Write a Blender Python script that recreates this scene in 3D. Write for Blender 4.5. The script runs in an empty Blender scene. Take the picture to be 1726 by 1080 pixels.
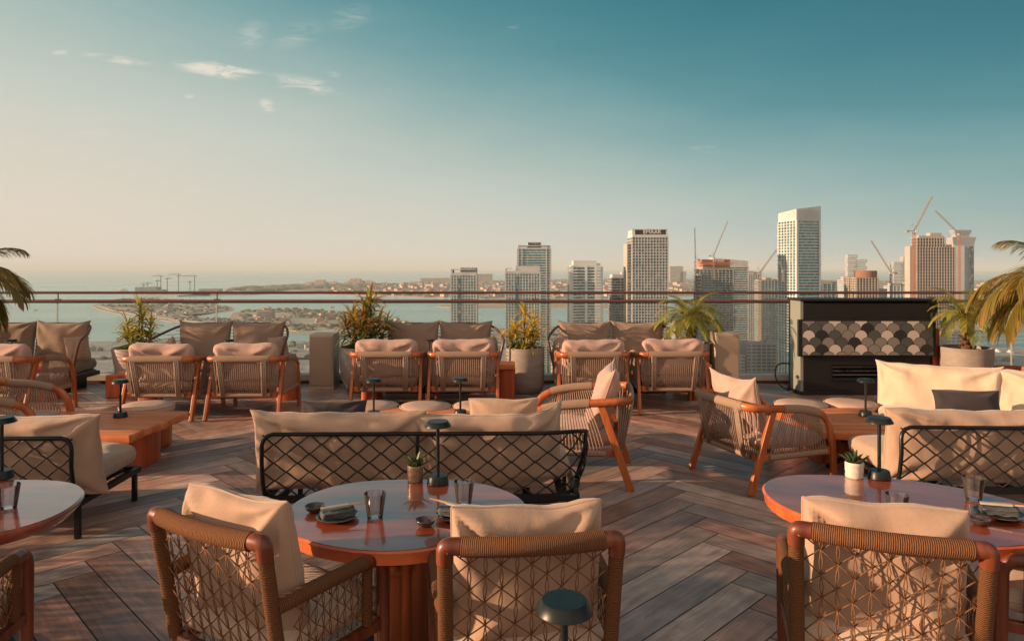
import bpy, bmesh, math, random
from mathutils import Vector, Matrix, noise
random.seed(7)
PI = math.pi; R = math.radians
F = 1180.0; CX = 863.0; HY = 452.0; H = 1.7; SEA = -150.0
S = bpy.context.scene
COL = S.collection
V = Vector

def at(x, y, Y):
    "point seen at photo pixel (x, y) at depth Y"
    return V(((x-CX)*Y/F, Y, H-(y-HY)*Y/F))
def gp(x, y, z=SEA):
    "point of the plane z seen at the pixel"
    Y = F*(H-z)/(y-HY); return V(((x-CX)*Y/F, Y, z))

# ---------------------------------------------------------------- mesh builder
class MB:
    def __init__(s): s.v = []; s.f = []; s.m = []; s.uv = {}; s.tint = {}
    def face(s, idx, mi=0, uv=None, tint=None):
        if uv is not None: s.uv[len(s.f)] = uv
        if tint is not None: s.tint[len(s.f)] = tint
        s.f.append(tuple(idx)); s.m.append(mi)
    def poly(s, pts, mi=0, uv=None, tint=None):
        n = len(s.v); s.v += [V(p) for p in pts]; s.face(range(n, n+len(pts)), mi, uv, tint)
    def box(s, c, d, M=None, mi=0, taper=(1, 1)):
        n = len(s.v); c = V(c)
        for z in (-.5, .5):
            k = taper if z > 0 else (1, 1)
            for x, y in ((-.5, -.5), (.5, -.5), (.5, .5), (-.5, .5)):
                p = V((x*d[0]*k[0], y*d[1]*k[1], z*d[2]))
                s.v.append(c + (M @ p if M else p))
        for q in ((3, 2, 1, 0), (4, 5, 6, 7), (0, 1, 5, 4), (1, 2, 6, 5), (2, 3, 7, 6), (3, 0, 4, 7)):
            s.face([n+i for i in q], mi)
    def bar(s, a, b, w, h=None, mi=0, up=(0, 0, 1)):
        a, b = V(a), V(b); d = b-a; L = d.length
        if L < 1e-6: return
        z = d/L; u = V(up)
        if abs(z.dot(u)) > .98: u = V((0, 1, 0))
        x = u.cross(z).normalized(); y = z.cross(x)
        s.box((a+b)/2, (w, h or w, L), Matrix((x, y, z)).transposed(), mi)
    def tube(s, pts, r, n=8, closed=False, caps=True, mi=0, rs=None, flat=1.0):
        pts = [V(p) for p in pts]; N = len(pts)
        if N < 2: return
        T = []
        for i in range(N):
            a = pts[(i-1) % N] if (closed or i > 0) else pts[i]
            b = pts[(i+1) % N] if (closed or i < N-1) else pts[i]
            t = (b-a); T.append(t.normalized() if t.length > 1e-9 else V((0, 0, 1)))
        up = V((0, 0, 1)) if abs(T[0].z) < .9 else V((0, 1, 0))
        nx = (up - T[0]*up.dot(T[0])).normalized(); base = len(s.v); L = [0]
        for i in range(N):
            if i: L.append(L[-1]+(pts[i]-pts[i-1]).length)
            nx = (nx - T[i]*nx.dot(T[i])).normalized(); ny = T[i].cross(nx)
            rr = rs[i] if rs else r
            for k in range(n):
                a = 2*PI*k/n
                s.v.append(pts[i] + nx*math.cos(a)*rr*flat + ny*math.sin(a)*rr)
        for i in range(N if closed else N-1):
            j = (i+1) % N; l0 = L[i]; l1 = L[i+1] if i+1 < N else L[i]+(pts[0]-pts[i]).length
            for k in range(n):
                k2 = (k+1) % n
                s.face((base+i*n+k, base+i*n+k2, base+j*n+k2, base+j*n+k), mi,
                       [(k/n, l0), ((k+1)/n, l0), ((k+1)/n, l1), (k/n, l1)])
        if caps and not closed:
            s.face([base+k for k in range(n)][::-1], mi); s.face([base+(N-1)*n+k for k in range(n)], mi)
    def lathe(s, prof, n=32, c=(0, 0, 0), mi=0, M=None):
        c = V(c); base = len(s.v)
        for r, z in prof:
            for k in range(n):
                a = 2*PI*k/n; p = V((r*math.cos(a), r*math.sin(a), z))
                s.v.append(c + (M @ p if M else p))
        for i in range(len(prof)-1):
            for k in range(n):
                k2 = (k+1) % n
                s.face((base+i*n+k, base+i*n+k2, base+(i+1)*n+k2, base+(i+1)*n+k), mi)
    def loft(s, rings, mi=0, cap=True):
        base = len(s.v); n = len(rings[0])
        for r in rings: s.v += [V(p) for p in r]
        for i in range(len(rings)-1):
            for k in range(n):
                k2 = (k+1) % n
                s.face((base+i*n+k, base+i*n+k2, base+(i+1)*n+k2, base+(i+1)*n+k), mi)
        if cap:
            s.face([base+k for k in range(n)][::-1], mi)
            e = base+(len(rings)-1)*n; s.face([e+k for k in range(n)], mi)
    def ball(s, c, r, n=8, m=5, sc=(1, 1, 1), mi=0):
        pr = []
        c = V(c); base = len(s.v)
        for i in range(m+1):
            t = PI*i/m - PI/2
            for k in range(n):
                a = 2*PI*k/n
                s.v.append(c+V((r*sc[0]*math.cos(t)*math.cos(a), r*sc[1]*math.cos(t)*math.sin(a), r*sc[2]*math.sin(t))))
        for i in range(m):
            for k in range(n):
                k2 = (k+1) % n
                s.face((base+i*n+k, base+i*n+k2, base+(i+1)*n+k2, base+(i+1)*n+k), mi)
    def build(s, name, mats, parent=None, smooth=False, bevel=0, weld=False):
        me = bpy.data.meshes.new(name)
        me.from_pydata([tuple(p) for p in s.v], [], s.f); me.update()
        mats = mats if isinstance(mats, (list, tuple)) else [mats]
        for m in mats: me.materials.append(m)
        if len(mats) > 1: me.polygons.foreach_set('material_index', s.m)
        if s.uv:
            uvl = me.uv_layers.new(name='UVMap')
            for fi, uv in s.uv.items():
                p = me.polygons[fi]
                for k, li in enumerate(p.loop_indices): uvl.data[li].uv = uv[k]
        if s.tint:
            at_ = me.attributes.new('tint', 'FLOAT_COLOR', 'CORNER')
            for fi, c in s.tint.items():
                for li in me.polygons[fi].loop_indices: at_.data[li].color = c
        if weld:
            bm = bmesh.new(); bm.from_mesh(me); bmesh.ops.remove_doubles(bm, verts=bm.verts, dist=1e-5)
            bm.to_mesh(me); bm.free()
        if smooth:
            me.polygons.foreach_set('use_smooth', [True]*len(me.polygons))
            if smooth == 'auto': me.set_sharp_from_angle(angle=R(35))
        o = bpy.data.objects.new(name, me); COL.objects.link(o)
        if bevel:
            b = o.modifiers.new('bevel', 'BEVEL'); b.width = bevel; b.segments = 2; b.limit_method = 'ANGLE'
        if parent: o.parent = parent
        return o

def thing(name, label, cat, loc=(0, 0, 0), rz=0, group=None):
    o = bpy.data.objects.new(name, None); COL.objects.link(o)
    o.empty_display_size = .1
    o.location = loc; o.rotation_euler = (0, 0, rz); o['label'] = label; o['category'] = cat
    if group: o['group'] = group
    return o
def tag(o, label, cat, group=None, loc=None, rz=0):
    o['label'] = label; o['category'] = cat
    if group: o['group'] = group
    if loc is not None: o.location = loc; o.rotation_euler = (0, 0, rz)
    return o
def struct(o, kind='structure'): o['kind'] = kind; return o
def dup(o, label, loc, rz=0, scale=None):
    def rec(a, par):
        c = a.copy(); COL.objects.link(c)
        if par: c.parent = par
        for ch in a.children: rec(ch, c)
        return c
    c = rec(o, None); c['label'] = label; c.location = loc; c.rotation_euler = (0, 0, rz)
    if scale: c.scale = scale
    return c

def arc(c, r, a0, a1, n, ax=0, ay=1):
    out = []
    for i in range(n+1):
        a = R(a0+(a1-a0)*i/n); p = [c[0], c[1], c[2]]
        p[ax] += r*math.cos(a); p[ay] += r*math.sin(a); out.append(V(p))
    return out
def smoothpath(pts, it=3):
    pts = [V(p) for p in pts]
    for _ in range(it):
        q = [pts[0]]
        for i in range(len(pts)-1):
            q.append(pts[i]*.75+pts[i+1]*.25); q.append(pts[i]*.25+pts[i+1]*.75)
        q.append(pts[-1]); pts = q
    return pts
def resample(pts, n):
    L = [0]
    for i in range(1, len(pts)): L.append(L[-1]+(pts[i]-pts[i-1]).length)
    out = []; j = 0
    for k in range(n+1):
        t = L[-1]*k/n
        while j < len(pts)-2 and L[j+1] < t: j += 1
        d = L[j+1]-L[j]; out.append(pts[j].lerp(pts[j+1], (t-L[j])/d if d else 0))
    return out
def plen(pts): return sum((pts[i+1]-pts[i]).length for i in range(len(pts)-1))

# ---------------------------------------------------------------- cushions
def cushion(w, h, t, M, seed=0, p=3.0, q=.42, pinch=.03, ear=.0, wr=.010, n=26, bend=None, sag=0.0, cr=.02):
    """pillow in its own x (width) y (height) z (thickness) frame, placed by M; returns (MB, seam points)"""
    mb = MB(); rnd = random.Random(seed); off = V((seed*3.1, seed*1.7, 0))
    seams = []
    def P(u, v, sgn):
        T = t/2*max(0, (1-abs(u)**p)*(1-abs(v)**p))**q
        x = u*w/2*(1-pinch*math.cos(v*PI/2)**.8 + ear*(abs(v)**6)*abs(u)**4)
        y = v*h/2*(1-pinch*math.cos(u*PI/2)**.8 + ear*(abs(u)**6)*abs(v)**4)
        x *= 1-cr*abs(v)**9; y *= 1-cr*abs(u)**9*(w/h)
        e = 1-min(1, max(abs(u), abs(v)))
        k = noise.noise(V((x*5, y*5, sgn*3))+off)*wr*1.6
        # creases that run in from the corners and edges
        cu, cv = (1 if u > 0 else -1), (1 if v > 0 else -1)
        du, dv = abs(u-cu), abs(v-cv); rr = math.hypot(du, dv); an = math.atan2(dv, du)
        k += wr*1.3*math.sin(an*7+seed+cu*2+cv)*math.exp(-((rr-.45)/.35)**2)
        k += wr*.9*(noise.noise(V((x*22, y*7, sgn*7))+off*2))*math.exp(-e*2.5)
        z = sgn*T + k*(T/(t/2))**.8*sgn
        z += noise.noise(V((x*2.2, y*2.2, 9))+off)*wr
        y -= sag*(1-u*u)*(v+1)/2
        y += noise.noise(V((x*6, seed, v)))*wr*.8
        p3 = V((x, y, z))
        if bend: p3 = bend(p3)
        return M @ p3
    us = [math.sin((i/n*2-1)*PI/2) for i in range(n+1)]
    idx = {}
    def vid(i, j, sgn):
        edge = i in (0, n) or j in (0, n)
        key = (i, j, 0 if edge else sgn)
        if key not in idx: idx[key] = len(mb.v); mb.v.append(P(us[i], us[j], 0 if edge else sgn))
        return idx[key]
    for sgn in (1, -1):
        for i in range(n):
            for j in range(n):
                q4 = [vid(i, j, sgn), vid(i+1, j, sgn), vid(i+1, j+1, sgn), vid(i, j+1, sgn)]
                mb.face(q4 if sgn > 0 else q4[::-1])
    ring = [(i, 0) for i in range(n)] + [(n, j) for j in range(n)] + [(i, n) for i in range(n, 0, -1)] + [(0, j) for j in range(n, 0, -1)]
    seams = [mb.v[idx[(i, j, 0)]] for i, j in ring]
    return mb, seams
def add_cushion(parent, name, w, h, t, M, mt, seed=0, piping=True, label=None, pm=None, **k):
    mb, seam = cushion(w, h, t, M, seed, **k)
    o = mb.build(name, mt, parent, smooth=True)
    if label and parent: o['label'] = label
    if piping:
        m = MB(); m.tube(seam, .0042, 6, closed=True); m.build('piping', pm or mt, o, smooth=True)
    return o
def TR(x=0, y=0, z=0, rx=0, ry=0, rz=0):
    return Matrix.Translation((x, y, z)) @ Matrix.Rotation(R(rz), 4, 'Z') @ Matrix.Rotation(R(rx), 4, 'X') @ Matrix.Rotation(R(ry), 4, 'Y')

# ---------------------------------------------------------------- materials
def nodes(name):
    m = bpy.data.materials.new(name); m.use_nodes = True; nt = m.node_tree
    b = nt.nodes['Principled BSDF']
    return m, nt, b
def N(nt, t, **k):
    n = nt.nodes.new(t)
    for a, v in k.items():
        if a in n.inputs: n.inputs[a].default_value = v
        else: setattr(n, a, v)
    return n
def L(nt, a, b): nt.links.new(a, b)
def c4(c): return (c[0], c[1], c[2], 1)
def mat(name, col, rough=.5, metal=0, col2=None, scale=6, stretch=(1, 1, 1), detail=4, bump=0, bscale=120, bdist=.002,
        coat=0, crough=.05, sheen=0, spec=.5, lo=.35, hi=.65, rot=0, coord='Object', trans=None, rvar=0):
    m, nt, b = nodes(name)
    b.inputs['Base Color'].default_value = c4(col); b.inputs['Roughness'].default_value = rough
    b.inputs['Metallic'].default_value = metal; b.inputs['Specular IOR Level'].default_value = spec
    b.inputs['Coat Weight'].default_value = coat; b.inputs['Coat Roughness'].default_value = crough
    b.inputs['Sheen Weight'].default_value = sheen
    tc = N(nt, 'ShaderNodeTexCoord')
    if col2:
        mp = N(nt, 'ShaderNodeMapping'); mp.inputs['Scale'].default_value = stretch; mp.inputs['Rotation'].default_value = (0, 0, rot)
        L(nt, tc.outputs[coord], mp.inputs[0])
        nz = N(nt, 'ShaderNodeTexNoise', Scale=scale, Detail=detail, Roughness=.6); L(nt, mp.outputs[0], nz.inputs['Vector'])
        mr = N(nt, 'ShaderNodeMapRange'); mr.inputs[1].default_value = lo; mr.inputs[2].default_value = hi
        L(nt, nz.outputs[0], mr.inputs[0])
        mx = N(nt, 'ShaderNodeMix', data_type='RGBA'); mx.inputs[6].default_value = c4(col); mx.inputs[7].default_value = c4(col2)
        L(nt, mr.outputs[0], mx.inputs[0]); L(nt, mx.outputs[2], b.inputs['Base Color'])
        if rvar:
            r2 = N(nt, 'ShaderNodeMapRange'); r2.inputs[3].default_value = rough-rvar; r2.inputs[4].default_value = rough+rvar
            L(nt, nz.outputs[0], r2.inputs[0]); L(nt, r2.outputs[0], b.inputs['Roughness'])
    if bump:
        n2 = N(nt, 'ShaderNodeTexNoise', Scale=bscale, Detail=3); L(nt, tc.outputs[coord], n2.inputs['Vector'])
        bp = N(nt, 'ShaderNodeBump', Strength=bump, Distance=bdist); L(nt, n2.outputs[0], bp.inputs['Height']); L(nt, bp.outputs[0], b.inputs['Normal'])
    return m
def fabric(name, c, c2, sheen=.25):
    m, nt, b = nodes(name); b.inputs['Roughness'].default_value = .92; b.inputs['Sheen Weight'].default_value = sheen
    b.inputs['Specular IOR Level'].default_value = .2
    tc = N(nt, 'ShaderNodeTexCoord'); nz = N(nt, 'ShaderNodeTexNoise', Scale=4.5, Detail=5, Roughness=.65); L(nt, tc.outputs['Object'], nz.inputs[0])
    n3 = N(nt, 'ShaderNodeTexNoise', Scale=260, Detail=2); L(nt, tc.outputs['Object'], n3.inputs[0])
    mx = N(nt, 'ShaderNodeMix', data_type='RGBA'); mx.inputs[6].default_value = c4(c); mx.inputs[7].default_value = c4(c2)
    ad = N(nt, 'ShaderNodeMath', operation='ADD'); L(nt, nz.outputs[0], ad.inputs[0]); L(nt, n3.outputs[0], ad.inputs[1])
    mr = N(nt, 'ShaderNodeMapRange'); mr.inputs[1].default_value = .7; mr.inputs[2].default_value = 1.3; L(nt, ad.outputs[0], mr.inputs[0])
    L(nt, mr.outputs[0], mx.inputs[0]); L(nt, mx.outputs[2], b.inputs['Base Color'])
    bp = N(nt, 'ShaderNodeBump', Strength=.25, Distance=.002); L(nt, n3.outputs[0], bp.inputs['Height'])
    n4 = N(nt, 'ShaderNodeTexNoise', Scale=16, Detail=3); L(nt, tc.outputs['Object'], n4.inputs[0])
    b2 = N(nt, 'ShaderNodeBump', Strength=.35, Distance=.008); L(nt, n4.outputs[0], b2.inputs['Height'])
    L(nt, bp.outputs[0], b2.inputs['Normal']); L(nt, b2.outputs[0], b.inputs['Normal'])
    return m
def rope(name, c, c2, per=.007, strength=.9, skew=0):
    "cord wound round a tube: bands along UV.y"
    m, nt, b = nodes(name); b.inputs['Roughness'].default_value = .85; b.inputs['Specular IOR Level'].default_value = .25
    uv = N(nt, 'ShaderNodeUVMap'); sx = N(nt, 'ShaderNodeSeparateXYZ'); L(nt, uv.outputs[0], sx.inputs[0])
    tc = N(nt, 'ShaderNodeTexCoord'); nz = N(nt, 'ShaderNodeTexNoise', Scale=140, Detail=3); L(nt, tc.outputs['Object'], nz.inputs[0])
    m1 = N(nt, 'ShaderNodeMath', operation='MULTIPLY'); L(nt, sx.outputs[1], m1.inputs[0]); m1.inputs[1].default_value = 2*PI/per
    m0 = N(nt, 'ShaderNodeMath', operation='MULTIPLY_ADD'); L(nt, sx.outputs[0], m0.inputs[0]); m0.inputs[1].default_value = 2*PI*(1+skew); L(nt, m1.outputs[0], m0.inputs[2])
    m3 = N(nt, 'ShaderNodeMath', operation='MULTIPLY_ADD'); L(nt, nz.outputs[0], m3.inputs[0]); m3.inputs[1].default_value = 2.2; L(nt, m0.outputs[0], m3.inputs[2])
    sn = N(nt, 'ShaderNodeMath', operation='SINE'); L(nt, m3.outputs[0], sn.inputs[0])
    n2 = N(nt, 'ShaderNodeMath', operation='MULTIPLY_ADD'); L(nt, nz.outputs[0], n2.inputs[0]); n2.inputs[1].default_value = .9; L(nt, sn.outputs[0], n2.inputs[2])
    bp = N(nt, 'ShaderNodeBump', Strength=strength, Distance=.003); L(nt, n2.outputs[0], bp.inputs['Height']); L(nt, bp.outputs[0], b.inputs['Normal'])
    mr = N(nt, 'ShaderNodeMapRange'); mr.inputs[1].default_value = -1; mr.inputs[2].default_value = 1.6; L(nt, n2.outputs[0], mr.inputs[0])
    mx = N(nt, 'ShaderNodeMix', data_type='RGBA'); mx.inputs[6].default_value = c4(c2); mx.inputs[7].default_value = c4(c)
    L(nt, mr.outputs[0], mx.inputs[0]); L(nt, mx.outputs[2], b.inputs['Base Color'])
    return m
def thin_glass(name, tint=(.93, .97, .96), dirt=.05, rough=.0, refl=1.0):
    m, nt, b = nodes(name); out = nt.nodes['Material Output']
    tr = N(nt, 'ShaderNodeBsdfTransparent'); tr.inputs[0].default_value = c4(tint)
    gl = N(nt, 'ShaderNodeBsdfGlossy'); gl.inputs['Roughness'].default_value = rough
    fr = N(nt, 'ShaderNodeFresnel', IOR=1.5); ml = N(nt, 'ShaderNodeMath', operation='MULTIPLY'); L(nt, fr.outputs[0], ml.inputs[0]); ml.inputs[1].default_value = refl
    mx = N(nt, 'ShaderNodeMixShader'); L(nt, ml.outputs[0], mx.inputs[0]); L(nt, tr.outputs[0], mx.inputs[1]); L(nt, gl.outputs[0], mx.inputs[2])
    df = N(nt, 'ShaderNodeBsdfDiffuse'); df.inputs[0].default_value = (.6, .62, .6, 1)
    m2 = N(nt, 'ShaderNodeMixShader'); m2.inputs[0].default_value = dirt; L(nt, mx.outputs[0], m2.inputs[1]); L(nt, df.outputs[0], m2.inputs[2])
    L(nt, m2.outputs[0], out.inputs[0]); nt.nodes.remove(b)
    return m
def wood(name, c, c2, axis='z', rough=.4, coat=0, sc=9):
    st = {'x': (.12, 1.6, 1.6), 'y': (1.6, .12, 1.6), 'z': (1.6, 1.6, .12)}[axis]
    return mat(name, c, rough, col2=c2, scale=sc, stretch=st, detail=7, bump=.12, bscale=60, coat=coat, crough=.06, lo=.38, hi=.62, rvar=.08)
def leafm(name, c, c2, c3):
    m, nt, b = nodes(name); b.inputs['Roughness'].default_value = .45
    at_ = N(nt, 'ShaderNodeAttribute', attribute_name='tint'); sp = N(nt, 'ShaderNodeSeparateColor'); L(nt, at_.outputs[0], sp.inputs[0])
    cr = N(nt, 'ShaderNodeValToRGB'); e = cr.color_ramp.elements
    e[0].color = c4(c); e[1].color = c4(c3); k = e.new(.5); k.color = c4(c2)
    L(nt, sp.outputs[0], cr.inputs[0]); L(nt, cr.outputs[0], b.inputs['Base Color'])
    tl = N(nt, 'ShaderNodeBsdfTranslucent'); L(nt, cr.outputs[0], tl.inputs[0])
    mx = N(nt, 'ShaderNodeMixShader'); mx.inputs[0].default_value = .4; L(nt, b.outputs[0], mx.inputs[1]); L(nt, tl.outputs[0], mx.inputs[2])
    L(nt, mx.outputs[0], nt.nodes['Material Output'].inputs[0])
    return m

SAND = fabric('sand_fabric', (.44, .305, .22), (.37, .25, .18))
CREAM = fabric('cream_fabric', (.60, .47, .355), (.52, .40, .30))
PINK = fabric('blush_fabric', (.48, .325, .27), (.41, .27, .225))
TAUPE = fabric('taupe_fabric', (.27, .195, .145), (.22, .16, .12))
STOOLF = fabric('stool_leather', (.52, .37, .29), (.45, .31, .24), 0)
DARK = fabric('charcoal_fabric', (.05, .042, .045), (.032, .028, .032), .15)
TEAK = wood('teak_wood', (.46, .13, .03), (.28, .065, .016), 'z', .42, .1)
TEAKX = wood('teak_wood_lengthwise', (.46, .13, .03), (.28, .065, .016), 'x', .42, .1)
SLAB = wood('slab_wood', (.72, .26, .095), (.50, .14, .05), 'x', .55, 0, 6)
SLAB.node_tree.nodes['Principled BSDF'].inputs['Specular IOR Level'].default_value = .25
BLOCK = wood('block_wood', (.50, .11, .03), (.28, .045, .015), 'z', .45, .1, 7)
DTEAK = wood('dark_teak_wood', (.20, .05, .018), (.10, .022, .008), 'z', .42, .15, 14)
LACQ = mat('lacquered_wood', (.42, .09, .032), .28, col2=(.20, .034, .016), scale=5, stretch=(.35, 1.7, 1), detail=8, lo=.35, hi=.65, coat=1, crough=.05, bump=.05, bscale=14)
LACQ.node_tree.nodes['Principled BSDF'].inputs['Coat IOR'].default_value = 1.85
EDGEW = wood('table_edge_wood', (.66, .16, .04), (.45, .085, .024), 'x', .35, .4)
ROPE = rope('tan_wound_rope', (.30, .135, .055), (.09, .034, .014), .0062, 1.0)
CORD = mat('tan_cord', (.235, .105, .042), .8, col2=(.11, .048, .02), scale=90, bump=.6, bscale=300)
GROPE = rope('beige_wound_cord', (.37, .265, .19), (.24, .16, .11), .008, .5)
GCORD = mat('beige_cord', (.31, .22, .16), .8, col2=(.22, .15, .11), scale=60, bump=.4, bscale=300)
BLACK = mat('black_metal', (.007, .008, .009), .36, col2=(.012, .013, .014), scale=30, spec=.2)
BCORD = mat('black_cord', (.009, .008, .008), .75, bump=.4, bscale=400)
LAMPM = mat('dark_lamp_metal', (.007, .011, .012), .36, metal=0, col2=(.012, .018, .019), scale=40, bump=.05, bscale=200, spec=.3)
LENS = mat('lamp_diffuser', (.55, .5, .45), .4)
BRASS = mat('brushed_copper_column', (.36, .13, .055), .25, metal=.8, col2=(.30, .10, .042), scale=8, stretch=(1, 1, .2))
WHITE = mat('white_plaster', (.62, .58, .52), .6, col2=(.54, .5, .44), scale=8, bump=.1)
POTG = mat('grey_concrete', (.30, .26, .225), .75, col2=(.23, .20, .17), scale=5, stretch=(1, 1, 3), bump=.25, bscale=60)
POTW = mat('pale_stone', (.46, .38, .33), .6, col2=(.40, .33, .28), scale=6, bump=.12)
WICK = mat('wicker_brown', (.40, .15, .06), .7, col2=(.20, .07, .03), scale=60, bump=.7, bscale=150)
SOIL = mat('potting_soil', (.03, .02, .014), .95, col2=(.06, .04, .03), scale=40, bump=1, bscale=60, bdist=.01)
LEAF = leafm('strap_leaf', (.12, .19, .025), (.42, .42, .055), (.75, .50, .07))
LEAF2 = leafm('green_leaf', (.08, .15, .035), (.28, .34, .06), (.58, .22, .06))
PALM = leafm('palm_leaf', (.14, .21, .035), (.32, .35, .06), (.52, .36, .08))
PALMO = leafm('orange_palm_leaf', (.07, .10, .02), (.24, .20, .035), (.48, .20, .045))
BARK = mat('palm_bark', (.13, .065, .03), .9, col2=(.05, .028, .015), scale=25, bump=.8, bscale=50, bdist=.01)
SUCC = leafm('succulent_leaf', (.03, .07, .03), (.08, .13, .05), (.30, .28, .14))
CUPG = thin_glass('smoky_drinking_glass', (.93, .90, .91), .035, 0, 1.3)
CERAM = mat('dark_ceramic', (.035, .028, .026), .25, col2=(.08, .055, .045), scale=40, coat=.5)
NAPK = mat('slate_napkin', (.10, .115, .12), .85, col2=(.075, .085, .09), scale=30, bump=.4, bscale=300)
STICKW = mat('pale_chopstick_wood', (.60, .36, .18), .5)
PAPER = mat('paper_sleeve', (.42, .40, .36), .8, col2=(.34, .32, .29), scale=25)
RAILM = mat('bronze_rail', (.15, .07, .052), .4, metal=.25, col2=(.12, .055, .042), scale=12, stretch=(.1, 4, 4))
# ---------------------------------------------------------------- small tools for furniture
def strip(path, wid, th, mb, mi=0):
    "flat bar swept along a path in a vertical plane bundle (rounded rectangle section)"
    mb.tube(path, wid, 8, mi=mi, flat=th/wid)

# ---------------------------------------------------------------- dining chair (rope-net back)
def net_panel(P, W, Hh, cell, row, rr=.0024, knots=True, pairs=True):
    """P(s,t) maps metres across/up to space; net of doubled uprights and crossing diagonals, tied at the crossings"""
    cords = MB(); kn = MB()
    n = max(2, round(W/cell)); c = W/n; m = max(2, round(Hh/row)); r = Hh/m
    rnd = random.Random(3)
    j = {}
    def node(i, k):
        key = (i, k)
        if key not in j:
            j[key] = (min(W, max(0, i*c/2 + rnd.uniform(-.004, .004))), min(Hh, max(0, k*r/2 + rnd.uniform(-.005, .005))))
        return j[key]
    def seg(a, b, off=0, d=0):
        p, q = P(a[0]+d, a[1], off), P(b[0]+d, b[1], off); mid = (p+q)/2
        cords.tube([p, mid, q], rr, 5)
    N2, M2 = 2*n, 2*m
    for i in range(N2+1):
        for k in range(M2+1):
            if (i+k) % 2: continue
            for di in (-1, 1):
                if 0 <= i+di <= N2 and k+1 <= M2: seg(node(i, k), node(i+di, k+1), .002*di)
            if knots and 0 < i < N2 and 0 < k < M2:
                p = P(*node(i, k), 0); cords.ball(p, rr*2.2, 6, 4)
    if pairs:
        for i in range(1, N2):
            ks = [k for k in range(M2+1) if (i+k) % 2 == 0]
            if ks[0] != 0: ks = [0]+ks
            if ks[-1] != M2: ks = ks+[M2]
            for a, b in zip(ks, ks[1:]):
                A, B = node(i, a), node(i, b)
                p, q = P(A[0], A[1], -.003), P(B[0], B[1], -.003)
                for d in (-.0055, .0055):
                    mid = P((A[0]+B[0])/2+d, (A[1]+B[1])/2, -.003); cords.tube([p, mid, q], rr*.85, 5)
    return cords, kn

def dining_chair(label, loc, rz, seed=1, group='rope back chairs round the near tables'):
    t = thing('dining_chair', label, 'chair', loc, rz, group)
    TOP, W = .835, .275
    # posts: wound with rope above the seat rail, bare leg below
    def post(s, z):      # reclined post line
        y = .085*(TOP-z)/.5 if z > .34 else .085*(TOP-.34)/.5 - (.34-z)*.12
        return V((s*(W-.004*(TOP-z)*4), y, z))
    for s in (-1, 1):
        m = MB(); m.tube([post(s, z) for z in (.81, .70, .58, .46, .38)], .0245, 16); m.build('wound_post', ROPE, t, smooth='auto')
        m = MB(); m.tube([post(s, z) for z in (.385, .34, .2, .06, 0)], .022, 12, rs=[.024, .024, .022, .018, .016]); m.build('leg', DTEAK, t, smooth='auto')
        # wood corner cap of the top rail
        m = MB(); e = V((s*(W+.022), -.002, TOP+.012))
        m.tube(smoothpath([V((s*(W-.06), -.008, TOP+.003)), V((s*(W-.028), -.004, TOP+.004)), V((s*(W-.001), 0, TOP+.002)), post(s, TOP-.030), post(s, .785)], 3), .0275, 18)
        m.build('corner_cap', DTEAK, t, smooth=True)
    m = MB(); pts = [V((x*W*.82, -.006-.022*(1-x*x), TOP+.002)) for x in [i/6-1 for i in range(13)]]
    m.tube(pts, .031, 18); m.build('top_rail', ROPE, t, smooth='auto')
    # back net
    def PB(s, z, o):
        zz = .40+z*1.0; a, b = post(-1, zz), post(1, zz); u = s/(2*W-.05)
        p = a.lerp(b, (s+.025)/(2*W)); p.y += -.012*math.sin(PI*min(1, max(0, u)))*min(1, z/.2) + o
        return p
    c, k = net_panel(PB, 2*W-.05, TOP-.42, .104, .076)
    c.build('back_net', CORD, t, smooth=True)
    # seat frame
    m = MB(); zf = .365
    m.bar((-W, .08, zf), (W, .08, zf), .03, .045); m.bar((-.295, .54, zf), (.295, .54, zf), .03, .045)
    for s in (-1, 1): m.bar((s*(W-.005), .08, zf-.001), (s*.298, .54, zf-.001), .028, .043)
    m.build('seat_frame', DTEAK, t, bevel=.004)
    # arms
    for s in (-1, 1):
        a0 = post(s, .615); a0.y += .012
        ap = smoothpath([a0, V((s*.285, .12, .622)), V((s*.297, .40, .622)), V((s*.30, .44, .62))], 2)
        m = MB(); m.tube(ap, .0265, 14); m.build('arm_rest', ROPE, t, smooth='auto')
        fp = [V((s*.30, .43, .62)), V((s*.30, .475, .617))] + arc((s*.30, .478, .551), .066, 80, 0, 6, 1, 2) + [V((s*.30, .545, .30)), V((s*.30, .548, .10)), V((s*.30, .55, 0))]
        m = MB(); m.tube(fp, .024, 14, rs=[.0275]*2+[.0265]*7+[.024, .02, .018]); m.build('leg', DTEAK, t, smooth='auto')
        m = MB(); m.tube([V((s*.299, .455, z)) for z in (.60, .5, .39)], .02, 12); m.build('wound_upright', ROPE, t, smooth='auto')
        def PS(u, z, o, s=s):
            yy = .115+u
            return V((s*(.285+.014*u/.32)+o, yy, .40+z*(1-.0*u)))
        c, k = net_panel(PS, .325, .20, .064, .058, .0022)
        c.build('side_net', CORD, t, smooth=True)
    add_cushion(t, 'seat_cushion', .54, .50, .11, TR(0, .33, .445), CREAM, seed, p=6, q=.30, pinch=.01, wr=.006, n=22)
    add_cushion(t, 'back_cushion', .50, .50, .15, TR(0, .155, .675, rx=98), SAND, seed+4, p=5, q=.36, pinch=.014, ear=.015, wr=.02, n=30, sag=.012)
    return t

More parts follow.
